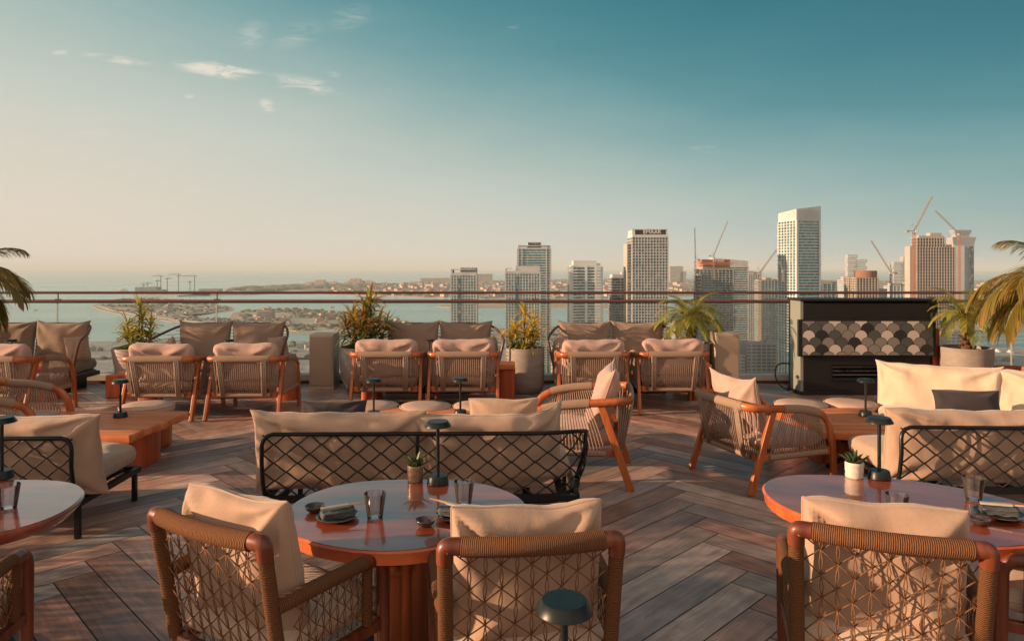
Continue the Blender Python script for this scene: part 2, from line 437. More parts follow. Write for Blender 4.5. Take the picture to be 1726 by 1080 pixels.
# ---------------------------------------------------------------- corded lounge armchair (bow arms, splayed legs)
def lounge_chair(label, loc, rz, seed=1, group='corded wooden armchairs', pil=True, k=1.0, pill=PINK, square=False):
    t = thing('lounge_chair', label, 'armchair', loc, rz, group)
    # bow: half outline from the middle of the back to the front of the arm
    half = smoothpath([V((0, -.44, .685)), V((.22, -.44, .685)), V((.36, -.42, .68)), V((.405, -.33, .675)), V((.408, -.15, .665)), V((.405, .10, .645)), V((.39, .28, .60)), V((.385, .37, .52)), V((.385, .40, .36))], 3)
    full = [V((-p.x, p.y, p.z)) for p in half[::-1]] + half[1:]
    r = resample(half, 40)
    # materials by stretch of the half outline: back wound (0-.3), corner wood, arm wound, front wood
    def seg(name, a, b, mt, rad, fl=.62):
        for s in ((-1, 1) if a > 0 else (0,)):
            if s == 0: pts = [V((-p.x, p.y, p.z)) for p in r[:b+1][::-1]] + r[1:b+1]
            else: pts = [V((s*p.x, p.y, p.z)) for p in r[a:b+1]]
            m = MB(); m.tube(pts, rad, 12, flat=fl); m.build(name, mt, t, smooth='auto')
    seg('back_rail', 0, 9, GROPE, .023, 1.65)
    seg('corner_rail', 9, 20, TEAKX, .0215, 1.5)
    seg('arm_rest', 20, 31, GROPE, .0235, 1.5)
    seg('front_bow', 31, 40, TEAK, .022, 1.45)
    for s in (-1, 1):
        m = MB(); m.bar((s*.39, -.20, .655), (s*.40, -.43, 0), .034, .056, up=(0, 1, 0)); m.build('leg', TEAK, t, bevel=.005)
        m = MB(); m.bar((s*.385, .398, .42), (s*.387, .43, 0), .038, .05, up=(0, 1, 0)); m.build('leg', TEAK, t, bevel=.005)
    zf = .275; m = MB()
    m.bar((-.37, .385, zf), (.37, .385, zf), .036, .06, up=(0, 0, 1)); m.bar((-.36, -.33, zf), (.36, -.33, zf), .036, .06)
    for s in (-1, 1): m.bar((s*.372, -.33, zf+.001), (s*.372, .385, zf+.001), .034, .058)
    m.build('seat_frame', TEAKX, t, bevel=.004)
    # cords from the bow to the seat frame
    m = MB()
    for i in range(27):
        x = -.30+.60*i/26
        top = V((x, -.44, .672)); bot = V((x*.93, -.352, .26))
        if .03 < i/26 < .13 or .87 < i/26 < .97: continue
        m.tube([top, top.lerp(bot, .5)+V((0, -.012, 0)), bot], .0045, 6)
    for s in (-1, 1):
        for i in range(5):
            f = i/5; p = r[8].lerp(r[14], f); m.tube([V((s*p.x, p.y, p.z-.01)), V((s*(.30+.06*f), -.35+.02*f, .26))], .0055, 6)
        for x0 in (.225, .245, .265):     # dense bundles that read as straps
            m.tube([V((s*x0, -.448, .672)), V((s*x0*.93, -.36, .26))], .011, 6)
        m2 = MB()
        for i in range(22):
            f = i/21; p = r[20].lerp(r[31], f) if False else r[20+int(f*11)].lerp(r[min(31, 21+int(f*11))], f*11-int(f*11))
            q = V((s*.375, -.24+.58*f, .25)); a = V((s*p.x, p.y, p.z-.012))
            m2.tube([a, a.lerp(V((s*.39, q.y, .30)), .6), V((s*.395, q.y, .27)), q], .0055, 6)
        m2.build('side_cords', GCORD, t, smooth=True)
    m.build('back_cords', GCORD, t, smooth=True)
    m = MB()
    for s in (-1, 1):
        m.tube([V((s*.374, -.24, zf)), V((s*.374, .34, zf))], .036, 10, flat=.85)
    m.tube([V((-.29, -.335, zf)), V((.29, -.335, zf))], .036, 10, flat=.85)
    m.build('cord_binding', GROPE, t, smooth='auto')
    add_cushion(t, 'seat_cushion', .66, .66, .13, TR(0, .03, .365), pill, seed, p=6, q=.30, pinch=.01, wr=.008, n=20)
    if square: add_cushion(t, 'back_cushion', .56, .52, .20, TR(0, -.22, .645, rx=108, ry=0), pill, seed+3, p=2.8, q=.46, pinch=.055, ear=.07, wr=.018, n=32, sag=.03, cr=0)
    else: add_cushion(t, 'back_cushion', .72, .47, .19, TR(0, -.255, .625, rx=106), pill, seed+3, p=6, q=.42, pinch=.006, ear=.0, wr=.019, n=32, sag=.018, cr=.075)
    if k != 1: t.scale = (k, k, k)
    return t

# ---------------------------------------------------------------- black tube sofa with a net back
def net_sofa(label, loc, rz, curve=1, seed=5, mt=SAND, group='black framed net back sofas', scat=(), W=1.0, cush=None):
    t = thing('net_sofa', label, 'sofa', loc, rz, group)
    s = curve; ZB, ZT = .235, .65
    # outline of the back seen from above: straight end at -s*W, rounded end sweeping forward at +s*W
    plan = [V((-s*W, 0, 0)), V((s*(W-.28), 0, 0))] + arc((s*(W-.24), .30, 0), .30, -90, -4, 9)[1:] if s > 0 else None
    if s < 0:
        plan = [V((-p.x, p.y, 0)) for p in ([V((-W, 0, 0)), V((W-.28, 0, 0))] + arc((W-.24, .30, 0), .30, -90, -4, 9)[1:])]
    plan = plan + [V((s*(W+.06), .40, 0))]
    L0 = plen(plan)
    pl = resample(plan, 80)
    def Q(sd, z):
        f = max(0, min(1, sd/L0))*80; i = min(79, int(f)); p = pl[i].lerp(pl[i+1], f-i).copy()
        k = (z-ZB)/(ZT-ZB)   # flares outward towards the top
        j0, j1 = max(0, i-3), min(80, i+4); tg = pl[j1]-pl[j0]; d = V((tg.y, -tg.x, 0))*(1 if s > 0 else -1)
        bul = .035*math.sin(PI*min(1, max(0, k)))
        p = p + d.normalized()*(.05*(k-.5)+bul); p.z = z
        return p
    zt = lambda sd: ZT - .10*max(0, (sd-(L0-.5))/.5)**2
    top = [Q(L0*i/70, zt(L0*i/70)) for i in range(2, 69)]
    bot = [Q(L0*i/70, ZB) for i in range(1, 70)]
    m = MB(); c0 = Q(L0*.5/70, ZT-.06)
    pth = [Q(0, ZB)] + [Q(0, z) for z in (.35, .48, .58)] + [Q(.008, ZT-.04), Q(.03, ZT-.012)] + top
    e = L0; pth += [Q(e-.02, zt(e)-.015), Q(e, zt(e)-.06), Q(e, .42), Q(e, ZB)]
    m.tube(pth, .0135, 10); m.tube(bot, .0135, 10)
    m.build('back_frame', BLACK, t, smooth='auto')
    m = MB(); mid = L0*.42; m.tube([Q(mid, ZT), Q(mid, .45), Q(mid, ZB)], .011, 8); m.build('back_post', BLACK, t, smooth='auto')
    # net: neighbouring waves touch each other
    m = MB(); cw, ch = .150, .138; rows = 7
    for j in range(rows*1):
        zc = ZB+.005+ch/4+j*(ZT-ZB-.01)/rows; am = (ZT-ZB-.01)/rows/2
        pts = []; n = int(L0/cw*12)
        for i in range(n+1):
            sd = L0*i/n; ph = (sd/cw) % 1; tri = 1-4*abs(ph-.5) if True else 0
            wv = math.sin(tri*PI/2)*.35+tri*.65
            zz = ZB+.005+(2*j+1)*am + (1 if j % 2 else -1)*am*wv
            zz = min(zz, zt(sd)-.004); pts.append(Q(sd, zz))
        m.tube(pts, .0056, 6)
    m.build('back_net', BCORD, t, smooth=True)
    # seat frame, slats, legs
    D = .80; m = MB()
    xs = (-W, W)
    m.bar((-W, .02, ZB-.01), (W, .02, ZB-.01), .035, .04); m.bar((-W, D, ZB-.01), (W, D, ZB-.01), .035, .04)
    for x in xs: m.bar((x, .02, ZB-.009), (x, D, ZB-.009), .034, .038)
    for i in range(9): m.bar((-W*.9+W*1.8*i/8, .03, ZB-.004), (-W*.9+W*1.8*i/8, D-.02, ZB-.004), .05, .012)
    m.build('seat_frame', BLACK, t)
    for x in xs:
        for y in (.06, D-.03):
            m = MB(); m.bar((x*.985, y, ZB-.03), (x*.985, y, 0), .03, .03); m.build('leg', BLACK, t)
    # stack of rails seen under the rounded end
    m = MB()
    for q in range(2): m.tube([Q(L0*i/70, ZB-.04-.035*q)-V((0, 0, 0)) for i in range(44, 70)], .010, 8)
    m.build('lower_rail', BLACK, t, smooth='auto')
    add_cushion(t, 'seat_cushion', 2*W-.02, D-.22, .18, TR(0, D/2+.15, ZB+.10), mt, seed, p=9, q=.24, pinch=.008, wr=.008, n=34)
    spec = cush or [(-.545, W*1.10, .52, 0), (.5, W*1.14, .50, 1)]
    for i, (cx, w, h, bn) in enumerate(spec):
        def bend(p, bn=bn, w=w):
            if not bn: return p
            u = p.x*s/(w/2)       # the last cushion follows the rounded corner
            if u > .05:
                a = (u-.05)*1.05; rr = .46
                x0 = .05*w/2
                p = V((s*(x0+math.sin(a)*rr*1.0), p.y, p.z)) + V((0, 0, 0))
                fwd = (1-math.cos(a))*rr
                p = V((p.x, p.y, p.z+fwd))
            return p
        M = Matrix.Translation((cx*W*s, .125, ZB+.015+h/2)) @ Matrix(((1, 0, 0, 0), (0, -.16, 1, 0), (0, 1, .16, 0), (0, 0, 0, 1)))
        # local z points forward (+y) so that the bend sweeps forward
        add_cushion(t, 'back_cushion', w, h, .22, M, mt, seed+i+2, p=4, q=.38, pinch=.014, ear=.035, wr=.020, n=44, bend=bend, sag=.014, cr=0)
    return t

def scatter(name, label, w, h, th, loc, rx, rz, mt, seed, parent=None, cat='pillow', group=None, ry=0):
    M = Matrix.Rotation(R(rx), 4, 'X') @ Matrix.Rotation(R(ry), 4, 'Z')
    mb, seam = cushion(w, h, th, M, seed, p=2.6, q=.5, pinch=.05, ear=.03, wr=.012, n=22)
    o = mb.build(name, mt, parent, smooth=True)
    m = MB(); m.tube(seam, .004, 6, closed=True); m.build('piping', mt, o, smooth=True)
    if parent is None: tag(o, label, cat, group, loc, R(rz))
    else: o.location = loc; o.rotation_euler = (0, 0, R(rz))
    return o

# ---------------------------------------------------------------- back row sofa: dark bow frame strung with cords, two big cushions
def bow_sofa(label, loc, rz, seed=9, W=.95, group='taupe two seat sofas along the railing'):
    """faces local -y (towards the camera); back at y=0"""
    t = thing('bow_sofa', label, 'sofa', loc, rz, group)
    DW = mat('dark_bow_wood', (.10, .035, .02), .45) if not bpy.data.materials.get('dark_bow_wood') else bpy.data.materials['dark_bow_wood']
    top = smoothpath([V((-W-.09, -.62, .72)), V((-W-.05, -.40, .78)), V((-W+.08, -.08, .88)), V((-W+.3, 0, .90)), V((0, 0.02, .90)), V((W-.3, 0, .90)), V((W-.08, -.08, .88)), V((W+.05, -.40, .78)), V((W+.09, -.62, .72))], 3)
    m = MB(); m.tube(top, .018, 8)
    for s in (-1, 1):
        m.tube(smoothpath([V((s*(W+.09), -.62, .725)), V((s*(W+.075), -.66, .66)), V((s*(W-.02), -.64, .24))], 2), .018, 8)
    bot = [V((-W+.02, -.64, .24)), V((-W+.02, -.1, .24)), V((-W+.15, 0, .24)), V((W-.15, 0, .24)), V((W-.02, -.1, .24)), V((W-.02, -.64, .24))]
    m.tube(bot, .018, 8); m.build('bow_frame', DW, t, smooth='auto')
    m = MB(); tr = resample(top, 16)
    for j in range(13):
        f = (j+.5)/13; z = .26+f*.62
        pts = []
        for i, p in enumerate(tr):
            k = (z-.24)/(p.z-.24) if p.z > z else 1
            if p.z-.02 < z: continue
            q = V((p.x*(.93+.07*k), p.y*(1-.0*k), z)); pts.append(q)
        if len(pts) > 1: m.tube(pts, .004, 5)
    m.build('cord_wrap', GCORD, t, smooth=True)
    m = MB(); m.box((0, -.33, .20), (2*W-.02, .66, .06)); m.box((0, -.33, .085), (2*W-.3, .5, .17)); m.build('plinth', BLACK, t, bevel=.005)
    add_cushion(t, 'seat_cushion', 2*W-.06, .68, .20, TR(0, -.34, .335), TAUPE, seed, p=9, q=.26, pinch=.006, wr=.006, n=26)
    for i, s in enumerate((-1, 1)):
        add_cushion(t, 'back_cushion', .745, .56, .22, TR(s*.376, -.15, .67, rx=80), TAUPE, seed+2+i, p=3.2, q=.42, pinch=.06, ear=.045, wr=.015, n=26, sag=.025)
        scatter('side_cushion', None, .34, .34, .13, V((s*(W-.085), -.40, .58)), 78, s*66, PINK if s < 0 else SAND, seed+6+i, parent=t)
    return t

# ---------------------------------------------------------------- tables and small things
def organic(n, rx, ry, seed, amp=.035, lob=(2, 3, 5)):
    rnd = random.Random(seed); ph = [rnd.uniform(0, 6.28) for _ in lob]; out = []
    for i in range(n):
        a = 2*PI*i/n; k = 1+sum(amp/(j+.5)*math.sin(l*a+ph[j]) for j, l in enumerate(lob))
        out.append((rx*k*math.cos(a), ry*k*math.sin(a)))
    return out
def round_table(label, loc, rx, ry, seed, z=.66, rz=0, taper=False, group='lacquered pedestal tables'):
    t = thing('pedestal_table', label, 'table', loc, rz, group)
    o = organic(96, rx, ry, seed); rnd = random.Random(seed)
    def ring(k, zz, j=0): return [V((x*k+rnd.uniform(-j, j), y*k+rnd.uniform(-j, j), zz+rnd.uniform(-j, j)*.5)) for x, y in o]
    m = MB(); m.loft([ring(.984, z), ring(.984, z-.004)][::-1]); m.build('table_top', LACQ, t)
    m = MB()
    if taper: m.loft([ring(.70, z-.10), ring(.93, z-.06), ring(.985, z-.03), ring(1, z-.016), ring(.998, z-.008), ring(.9845, z-.0035)], cap=True)
    else: m.loft([ring(.965, z-.060), ring(.982, z-.056, .001), ring(.99, z-.02, .0015), ring(1, z-.010, .0015), ring(.9845, z-.0035)], cap=True)
    m.build('table_edge', LACQ if taper else EDGEW, t, smooth='auto')
    m = MB()
    m.lathe([(.0, .03), (.137, .03), (.137, .045), (.130, .047), (.130, z-.085), (.136, z-.08), (.136, z-.061), (0, z-.061)], 56)
    m.build('column', BRASS, t, smooth='auto')
    m = MB(); m.lathe([(0, 0), (.24, 0), (.245, .012), (.235, .03), (0, .031)], 48); m.build('base_plate', BLACK, t, smooth='auto')
    return t
def table_lamp(label, loc, k=1.0, rz=0, group='small cordless table lamps'):
    t = thing('table_lamp', label, 'lamp', loc, rz, group)
    m = MB(); m.lathe([(0, 0), (.050, 0), (.053, .004), (.048, .038), (.045, .042), (0, .043)], 40); m.build('base', LAMPM, t, smooth='auto')
    m = MB(); m.lathe([(.0085, .04), (.0085, .285)], 14); m.build('stem', LAMPM, t, smooth='auto')
    m = MB(); m.lathe([(0, .3035), (.0495, .3035), (.0502, .3030), (.0645, .281), (.065, .2785), (.062, .277), (.0, .277)], 48); m.build('lamp_head', LAMPM, t, smooth='auto')
    m = MB(); m.lathe([(.060, .2765), (.052, .2750), (0, .2750)], 40); m.build('diffuser', LENS, t, smooth='auto')
    if k != 1: t.scale = (k, k, k)
    return t
def tumbler(label, loc):
    m = MB(); r0, r1, h = .031, .046, .102
    m.lathe([(0, .001), (r0, .001), (r0+.001, .004), (r1, h), (r1-.0008, h+.001), (r1-.002, h), (r0-.001, .014), (0, .012)], 36)
    o = m.build('tumbler', CUPG, None, smooth='auto')
    return tag(o, label, 'glass', 'smoky tumblers on the tables', loc)
def bowl(label, loc, k=1):
    m = MB(); m.lathe([(0, 0), (.022*k, 0), (.036*k, .012), (.0435*k, .026), (.0425*k, .028), (.036*k, .022), (.02*k, .008), (0, .006)], 36)
    o = m.build('dip_bowl', CERAM, None, smooth='auto')
    return tag(o, label, 'bowl', 'dark dip bowls', loc)
def plate_set(label, loc, rz, tone, big=.085):
    m = MB(); m.lathe([(0, 0), (big*.6, 0), (big*.9, .010), (big, .016), (big*.985, .018), (big*.88, .013), (big*.55, .006), (0, .005)], 44)
    o = m.build('plate', CERAM, None, smooth='auto'); tag(o, 'small dark plate '+label, 'plate', 'dark side plates', loc, rz)
    z = loc[2]+.012
    n = thing('napkin', 'folded slate grey napkin '+tone, 'napkin', (loc[0], loc[1], z), rz, 'folded napkins on the plates')
    mb = MB(); rnd = random.Random(3)
    for q in range(4):
        nx, ny = 12, 6; base = len(mb.v)
        for i in range(nx+1):
            for j in range(ny+1):
                u, v = i/nx*2-1, j/ny*2-1
                mb.v.append(V((u*.068, v*.034+.004*q*u, .004+q*.0062+.005*noise.noise(V((u*2, v*2, q*1.7)))+.010*(1-abs(v))*max(0, u+.3))))
        for i in range(nx):
            for j in range(ny):
                a = base+i*(ny+1)+j; mb.face((a, a+ny+1, a+ny+2, a+1))
    ob = mb.build('cloth', NAPK, n, smooth=True); md = ob.modifiers.new('thick', 'SOLIDIFY'); md.thickness = .003
    c = thing('chopsticks', 'pair of chopsticks in a paper sleeve '+tone, 'chopsticks', (loc[0], loc[1], z+.036), rz+R(-8), 'chopstick sets')
    mb = MB()
    for s in (-1, 1): mb.tube([V((-.05, s*.0045, -.0)), V((.135, s*.0035, .012))], .0028, 6, rs=[.003, .002])
    mb.build('sticks', STICKW, c, smooth='auto')
    mb = MB(); mb.box((-.01, 0, .003), (.115, .021, .0085), Matrix.Rotation(-.06, 3, 'Y')); mb.build('sleeve', PAPER, c, bevel=.001)
def leafblade(m, b, d, ln, w, droop, n=5, fold=.25, tint=.5, up=V((0, 0, 1)), r=None):
    p = V(b); d = d.normalized(); pts = []; ts = []
    for i in range(n+1):
        pts.append(p.copy()); ts.append(d.copy()); p = p+d*(ln/n)
        d = (d+V((0, 0, -droop/n))).normalized()
    base = len(m.v)
    for i in range(n+1):
        f = i/n; ww = w*(math.sin(PI*(.12+.83*f))**.7)*(1 if f < .95 else .12)
        s = ts[i].cross(up)
        s = s.normalized() if s.length > .05 else V((1, 0, 0))
        nrm = s.cross(ts[i]).normalized()
        m.v += [pts[i]-s*ww/2+nrm*ww*fold, pts[i], pts[i]+s*ww/2+nrm*ww*fold]
    for i in range(n):
        a = base+i*3; tv = min(1, max(0, tint+(.28*(i/n)**2)))
        c = (tv, tv, tv, 1)
        m.face((a, a+1, a+4, a+3), tint=c); m.face((a+1, a+2, a+5, a+4), tint=c)
def succulent(label, loc, pm, ph=.062, r=.036, tint=.5, seed=1, k=1):
    t = thing('succulent_pot', label, 'plant pot', loc, 0, 'succulent pots on the tables')
    m = MB(); prof = [(0, 0), (r*.86, 0), (r*.92, .004)] + [(r*(.93+.07*i/8)*(1+.02*math.sin(i*2.1)), .004+(ph-.008)*i/8) for i in range(9)] + [(r*.97, ph), (r*.84, ph-.002), (r*.8, ph-.012), (0, ph-.012)]
    m.lathe(prof, 28)
    for i, p in enumerate(m.v):
        rr = math.hypot(p.x, p.y)
        if rr > r*.9: f = 1+.025*math.sin(7*math.atan2(p.y, p.x)+p.z*160); m.v[i] = V((p.x*f, p.y*f, p.z))
    m.build('pot', pm, t, smooth='auto')
    m = MB(); m.lathe([(0, ph-.009), (r*.8, ph-.0105)], 16); m.build('soil', SOIL, t)
    m = MB(); rnd = random.Random(seed)
    for i in range(17):
        a = i*2.4; e = .35+.9*(i/17)
        d = V((math.cos(a)*math.cos(e), math.sin(a)*math.cos(e), math.sin(e)))
        leafblade(m, V((d.x*.006, d.y*.006, ph-.012)), d, rnd.uniform(.045, .07)*k, .013*k, -.25, 5, .35, rnd.uniform(.1, .9)*tint*2*.7)
    ob = m.build('rosette', SUCC, t, smooth=True)
    return t
def slab_table(label, loc, rz, W, D, Z, seed, legs, thick=.075, group='live edge slab tables', crack=None, xl=True):
    t = thing('slab_table', label, 'coffee table', loc, rz, group)
    rnd = random.Random(seed); off = seed*5.3
    pieces = [(-W/2, W/2)] if crack is None else [(-W/2, crack-.004), (crack+.004, W/2)]
    for x0, x1 in pieces:
        n = 26; edge = []
        def wob(x, k): return .045*noise.noise(V((x*2.4+off, k, 0)))+.012*noise.noise(V((x*9+off, k, 2)))
        def wc(y, k): return .03*noise.noise(V((y*4+off, k+5, 0)))
        for i in range(n+1):
            x = x0+(x1-x0)*i/n; edge.append(V((x, -D/2+wob(x, 1), 0)))
        for j in range(1, 8):
            y = -D/2+D*j/8; edge.append(V((x1+(wc(y, 1) if abs(x1-W/2) < .01 or crack is None else wc(y, 9)), y, 0)))
        for i in range(n+1):
            x = x1-(x1-x0)*i/n; edge.append(V((x, D/2+wob(x, 7), 0)))
        for j in range(1, 8):
            y = D/2-D*j/8; edge.append(V((x0+(wc(y, 3) if abs(x0+W/2) < .01 or crack is None else wc(y, 9)), y, 0)))
        cx = (x0+x1)/2
        def ring(k, z, jj=0): return [V((p.x-(.02*k)*(1 if p.x > cx else -1), p.y-(.02*k)*(1 if p.y > 0 else -1), z+jj*noise.noise(p*11))) for p in edge]
        m = MB(); m.loft([ring(1.6, Z-thick), ring(.5, Z-thick+.012, .006), ring(0, Z-thick*.5, .006), ring(.25, Z-.008), ring(.8, Z)])
        m.build('slab_top', SLAB, t, smooth='auto')
    for lx, ly, lw, ld in legs:
        m = MB(); o = organic(24, lw/2, ld/2, seed+3, .05, (2, 4, 7)); sq = [(math.copysign(abs(x/(lw/2))**.45*lw/2, x), math.copysign(abs(y/(ld/2))**.45*ld/2, y)) for x, y in o]
        m.loft([[V((x+lx, y+ly, z)) for x, y in sq] for z in (0, .1, (Z-thick)*.6, Z-thick+.004)]); m.build('leg_block', BLOCK, t, smooth='auto')
    if xl:
        m = MB()
        for s in (-1, 1):
            m.bar((xl*W/2*.2-.28, s*.16, .008), (xl*W/2*.2+.28, s*.16, Z-thick-.005), .03, .03); m.bar((xl*W/2*.2+.28, s*.195, .008), (xl*W/2*.2-.28, s*.195, Z-thick-.005), .03, .03)
        m.build('cross_frame', BLACK, t)
    return t
def stool(label, loc, group='round upholstered stools'):
    t = thing('round_stool', label, 'stool', loc, 0, group)
    m = MB(); m.lathe([(0, 0), (.20, 0), (.215, .02), (.22, .30), (.215, .325), (0, .325)], 40); m.build('drum', TEAK, t, smooth='auto')
    m = MB(); m.lathe([(0, .326), (.225, .326), (.24, .335), (.245, .36), (.24, .385), (.225, .398), (.12, .408), (0, .41)], 44); m.build('seat_pad', STOOLF, t, smooth=True)
    m = MB(); m.tube([V((.243*math.cos(2*PI*i/48), .243*math.sin(2*PI*i/48), .388)) for i in range(48)], .0045, 6, closed=True); m.build('piping', STOOLF, t, smooth=True)
    return t
# ================================================================ camera
cam = bpy.data.cameras.new('camera'); co = bpy.data.objects.new('camera', cam); COL.objects.link(co)
co.location = (0, 0, H); co.rotation_euler = (R(90), 0, 0)
cam.sensor_width = 36; cam.lens = 36*F/1726; cam.shift_y = -(540-HY)/1726; cam.clip_start = .05; cam.clip_end = 200000
S.camera = co
# ================================================================ light
SUN_EL, SUN_AZ = R(11.5), R(-98.5)          # azimuth clockwise from +Y (the view direction)
sd = V((math.sin(SUN_AZ)*math.cos(SUN_EL), math.cos(SUN_AZ)*math.cos(SUN_EL), math.sin(SUN_EL)))
sl = bpy.data.lights.new('sun', 'SUN'); sl.energy = 5; sl.angle = R(.6); sl.color = (1, .63, .38)
so = bpy.data.objects.new('sun', sl); COL.objects.link(so); so.rotation_euler = sd.to_track_quat('Z', 'Y').to_euler(); so.location = (-20, 0, 30)
w = bpy.data.worlds.new('World'); S.world = w; w.use_nodes = True; nt = w.node_tree; nt.nodes.clear()
out = N(nt, 'ShaderNodeOutputWorld'); bg = N(nt, 'ShaderNodeBackground'); L(nt, bg.outputs[0], out.inputs[0])
sky = N(nt, 'ShaderNodeTexSky', sky_type='NISHITA', sun_disc=False, sun_elevation=SUN_EL, sun_rotation=SUN_AZ, altitude=150, air_density=1.3, dust_density=3.5, ozone_density=2.5)
tc = N(nt, 'ShaderNodeTexCoord'); sp = N(nt, 'ShaderNodeSeparateXYZ'); L(nt, tc.outputs['Generated'], sp.inputs[0])
def M2(op, a, b=None, c=None):
    n = N(nt, 'ShaderNodeMath', operation=op)
    for i, x in enumerate((a, b, c)):
        if x is None: continue
        if isinstance(x, (int, float)): n.inputs[i].default_value = x
        else: L(nt, x, n.inputs[i])
    return n.outputs[0]
X, Yd, Z = sp.outputs
# grade of the evening air: warm and bright low in the west, teal towards the zenith
el = M2('ADD', M2('MULTIPLY', X, .235), Z)
cr = N(nt, 'ShaderNodeValToRGB'); cr.color_ramp.interpolation = 'B_SPLINE'; e = cr.color_ramp.elements
def lin(c): return tuple(((x/255)/12.92 if x/255 < .04045 else (((x/255)+.055)/1.055)**2.4) for x in c)
stops = [(.0, (221, 208, 191)), (.12, (213, 205, 190)), (.26, (195, 200, 190)), (.38, (172, 187, 180)), (.50, (126, 164, 165)), (.62, (76, 137, 146)), (.78, (44, 112, 126)), (1, (30, 88, 104))]
e[0].position, e[0].color = stops[0][0], c4(lin(stops[0][1])); e[1].position, e[1].color = stops[-1][0], c4(lin(stops[-1][1]))
for p, c in stops[1:-1]: k = e.new(p); k.color = c4(lin(c))
hn = N(nt, 'ShaderNodeTexNoise', Scale=2.2, Detail=5, Roughness=.55); hp = N(nt, 'ShaderNodeMapping'); hp.inputs['Scale'].default_value = (1, 1, 4.5); L(nt, tc.outputs['Generated'], hp.inputs[0]); L(nt, hp.outputs[0], hn.inputs[0])
L(nt, M2('MULTIPLY_ADD', M2('ADD', el, M2('MULTIPLY', M2('SUBTRACT', hn.outputs[0], .5), .09)), 1.55, .14), cr.inputs[0])
hz = N(nt, 'ShaderNodeMapRange'); hz.inputs[1].default_value = 0; hz.inputs[2].default_value = .10; hz.inputs[3].default_value = 1; hz.inputs[4].default_value = 0; L(nt, Z, hz.inputs[0])
gm = N(nt, 'ShaderNodeMix', data_type='RGBA', blend_type='MULTIPLY'); gm.inputs[0].default_value = 1; L(nt, cr.outputs[0], gm.inputs[6])
rt = N(nt, 'ShaderNodeMapRange'); rt.inputs[1].default_value = -.3; rt.inputs[2].default_value = .6; L(nt, X, rt.inputs[0])
hm = N(nt, 'ShaderNodeMix', data_type='RGBA'); L(nt, M2('MULTIPLY', hz.outputs[0], rt.outputs[0]), hm.inputs[0]); hm.inputs[6].default_value = (1, 1, 1, 1); hm.inputs[7].default_value = (1.02, .97, .97, 1)
L(nt, hm.outputs[2], gm.inputs[7])
sm = N(nt, 'ShaderNodeMix', data_type='RGBA', blend_type='MULTIPLY'); sm.inputs[0].default_value = 1; L(nt, sky.outputs[0], sm.inputs[6]); sm.inputs[7].default_value = (.075, .075, .075, 1)
mx = N(nt, 'ShaderNodeMix', data_type='RGBA'); mx.inputs[0].default_value = .95; L(nt, sm.outputs[2], mx.inputs[6]); L(nt, gm.outputs[2], mx.inputs[7])
# thin streaks of cirrus
px = M2('DIVIDE', X, M2('MAXIMUM', Yd, .05)); pz = M2('DIVIDE', Z, M2('MAXIMUM', Yd, .05))
cb = N(nt, 'ShaderNodeCombineXYZ'); L(nt, px, cb.inputs[0]); L(nt, pz, cb.inputs[2])
mp = N(nt, 'ShaderNodeMapping'); mp.inputs['Scale'].default_value = (.55, 1, 3.0); mp.inputs['Rotation'].default_value = (0, R(-9), 0); L(nt, cb.outputs[0], mp.inputs[0])
nz = N(nt, 'ShaderNodeTexNoise', Scale=26, Detail=9, Roughness=.68, Distortion=1.1); L(nt, mp.outputs[0], nz.inputs[0])
tot = None
for x, y, ax, ay, rot, amp in [(365, 118, 95, 17, 7, 1.0), (200, 101, 75, 9, 8, .8), (510, 143, 80, 18, 10, .55), (562, 124, 16, 8, 10, .5), (450, 178, 20, 14, 40, .6), (100, 89, 18, 6, 0, .6), (500, 60, 30, 60, 70, .15), (425, 60, 30, 40, 60, .25), (150, 210, 60, 40, 20, .16), (1195, 252, 45, 9, 2, .18), (320, 162, 14, 5, 0, .45), (865, 46, 14, 5, 0, .25), (590, 30, 30, 50, 70, .15), (1010, 440, 200, 6, 0, .0)]:
    if not amp: continue
    dx = M2('SUBTRACT', px, (x-CX)/F); dz = M2('SUBTRACT', pz, (HY-y)/F); c_, s_ = math.cos(R(-rot)), math.sin(R(-rot))
    u = M2('ADD', M2('MULTIPLY', dx, c_*F/ax), M2('MULTIPLY', dz, s_*F/ax)); v = M2('ADD', M2('MULTIPLY', dx, -s_*F/ay), M2('MULTIPLY', dz, c_*F/ay))
    d = M2('SUBTRACT', 1, M2('ADD', M2('MULTIPLY', u, u), M2('MULTIPLY', v, v)))
    dm = M2('MAXIMUM', d, 0); t_ = M2('MULTIPLY', M2('MULTIPLY', dm, dm), amp)
    tot = t_ if tot is None else M2('ADD', tot, t_)
cf = N(nt, 'ShaderNodeMapRange'); cf.inputs[1].default_value = .42; cf.inputs[2].default_value = .66; L(nt, nz.outputs[0], cf.inputs[0])
cl = M2('MINIMUM', M2('MULTIPLY', M2('MULTIPLY', tot, cf.outputs[0]), 1.9), .85)
cm = N(nt, 'ShaderNodeMix', data_type='RGBA'); L(nt, cl, cm.inputs[0]); L(nt, mx.outputs[2], cm.inputs[6]); cm.inputs[7].default_value = c4(lin((226, 216, 202)))
bk = N(nt, 'ShaderNodeMapRange', interpolation_type='SMOOTHSTEP'); bk.inputs[1].default_value = .15; bk.inputs[2].default_value = -.6; L(nt, Yd, bk.inputs[0])
bm_ = N(nt, 'ShaderNodeMix', data_type='RGBA'); L(nt, bk.outputs[0], bm_.inputs[0]); L(nt, cm.outputs[2], bm_.inputs[6]); bm_.inputs[7].default_value = (.80, .62, .51, 1)
L(nt, bm_.outputs[2], bg.inputs[0]); bg.inputs[1].default_value = .645
S.view_settings.view_transform = 'Standard'; S.view_settings.look = 'None'; S.view_settings.gamma = 1; S.view_settings.exposure = .78
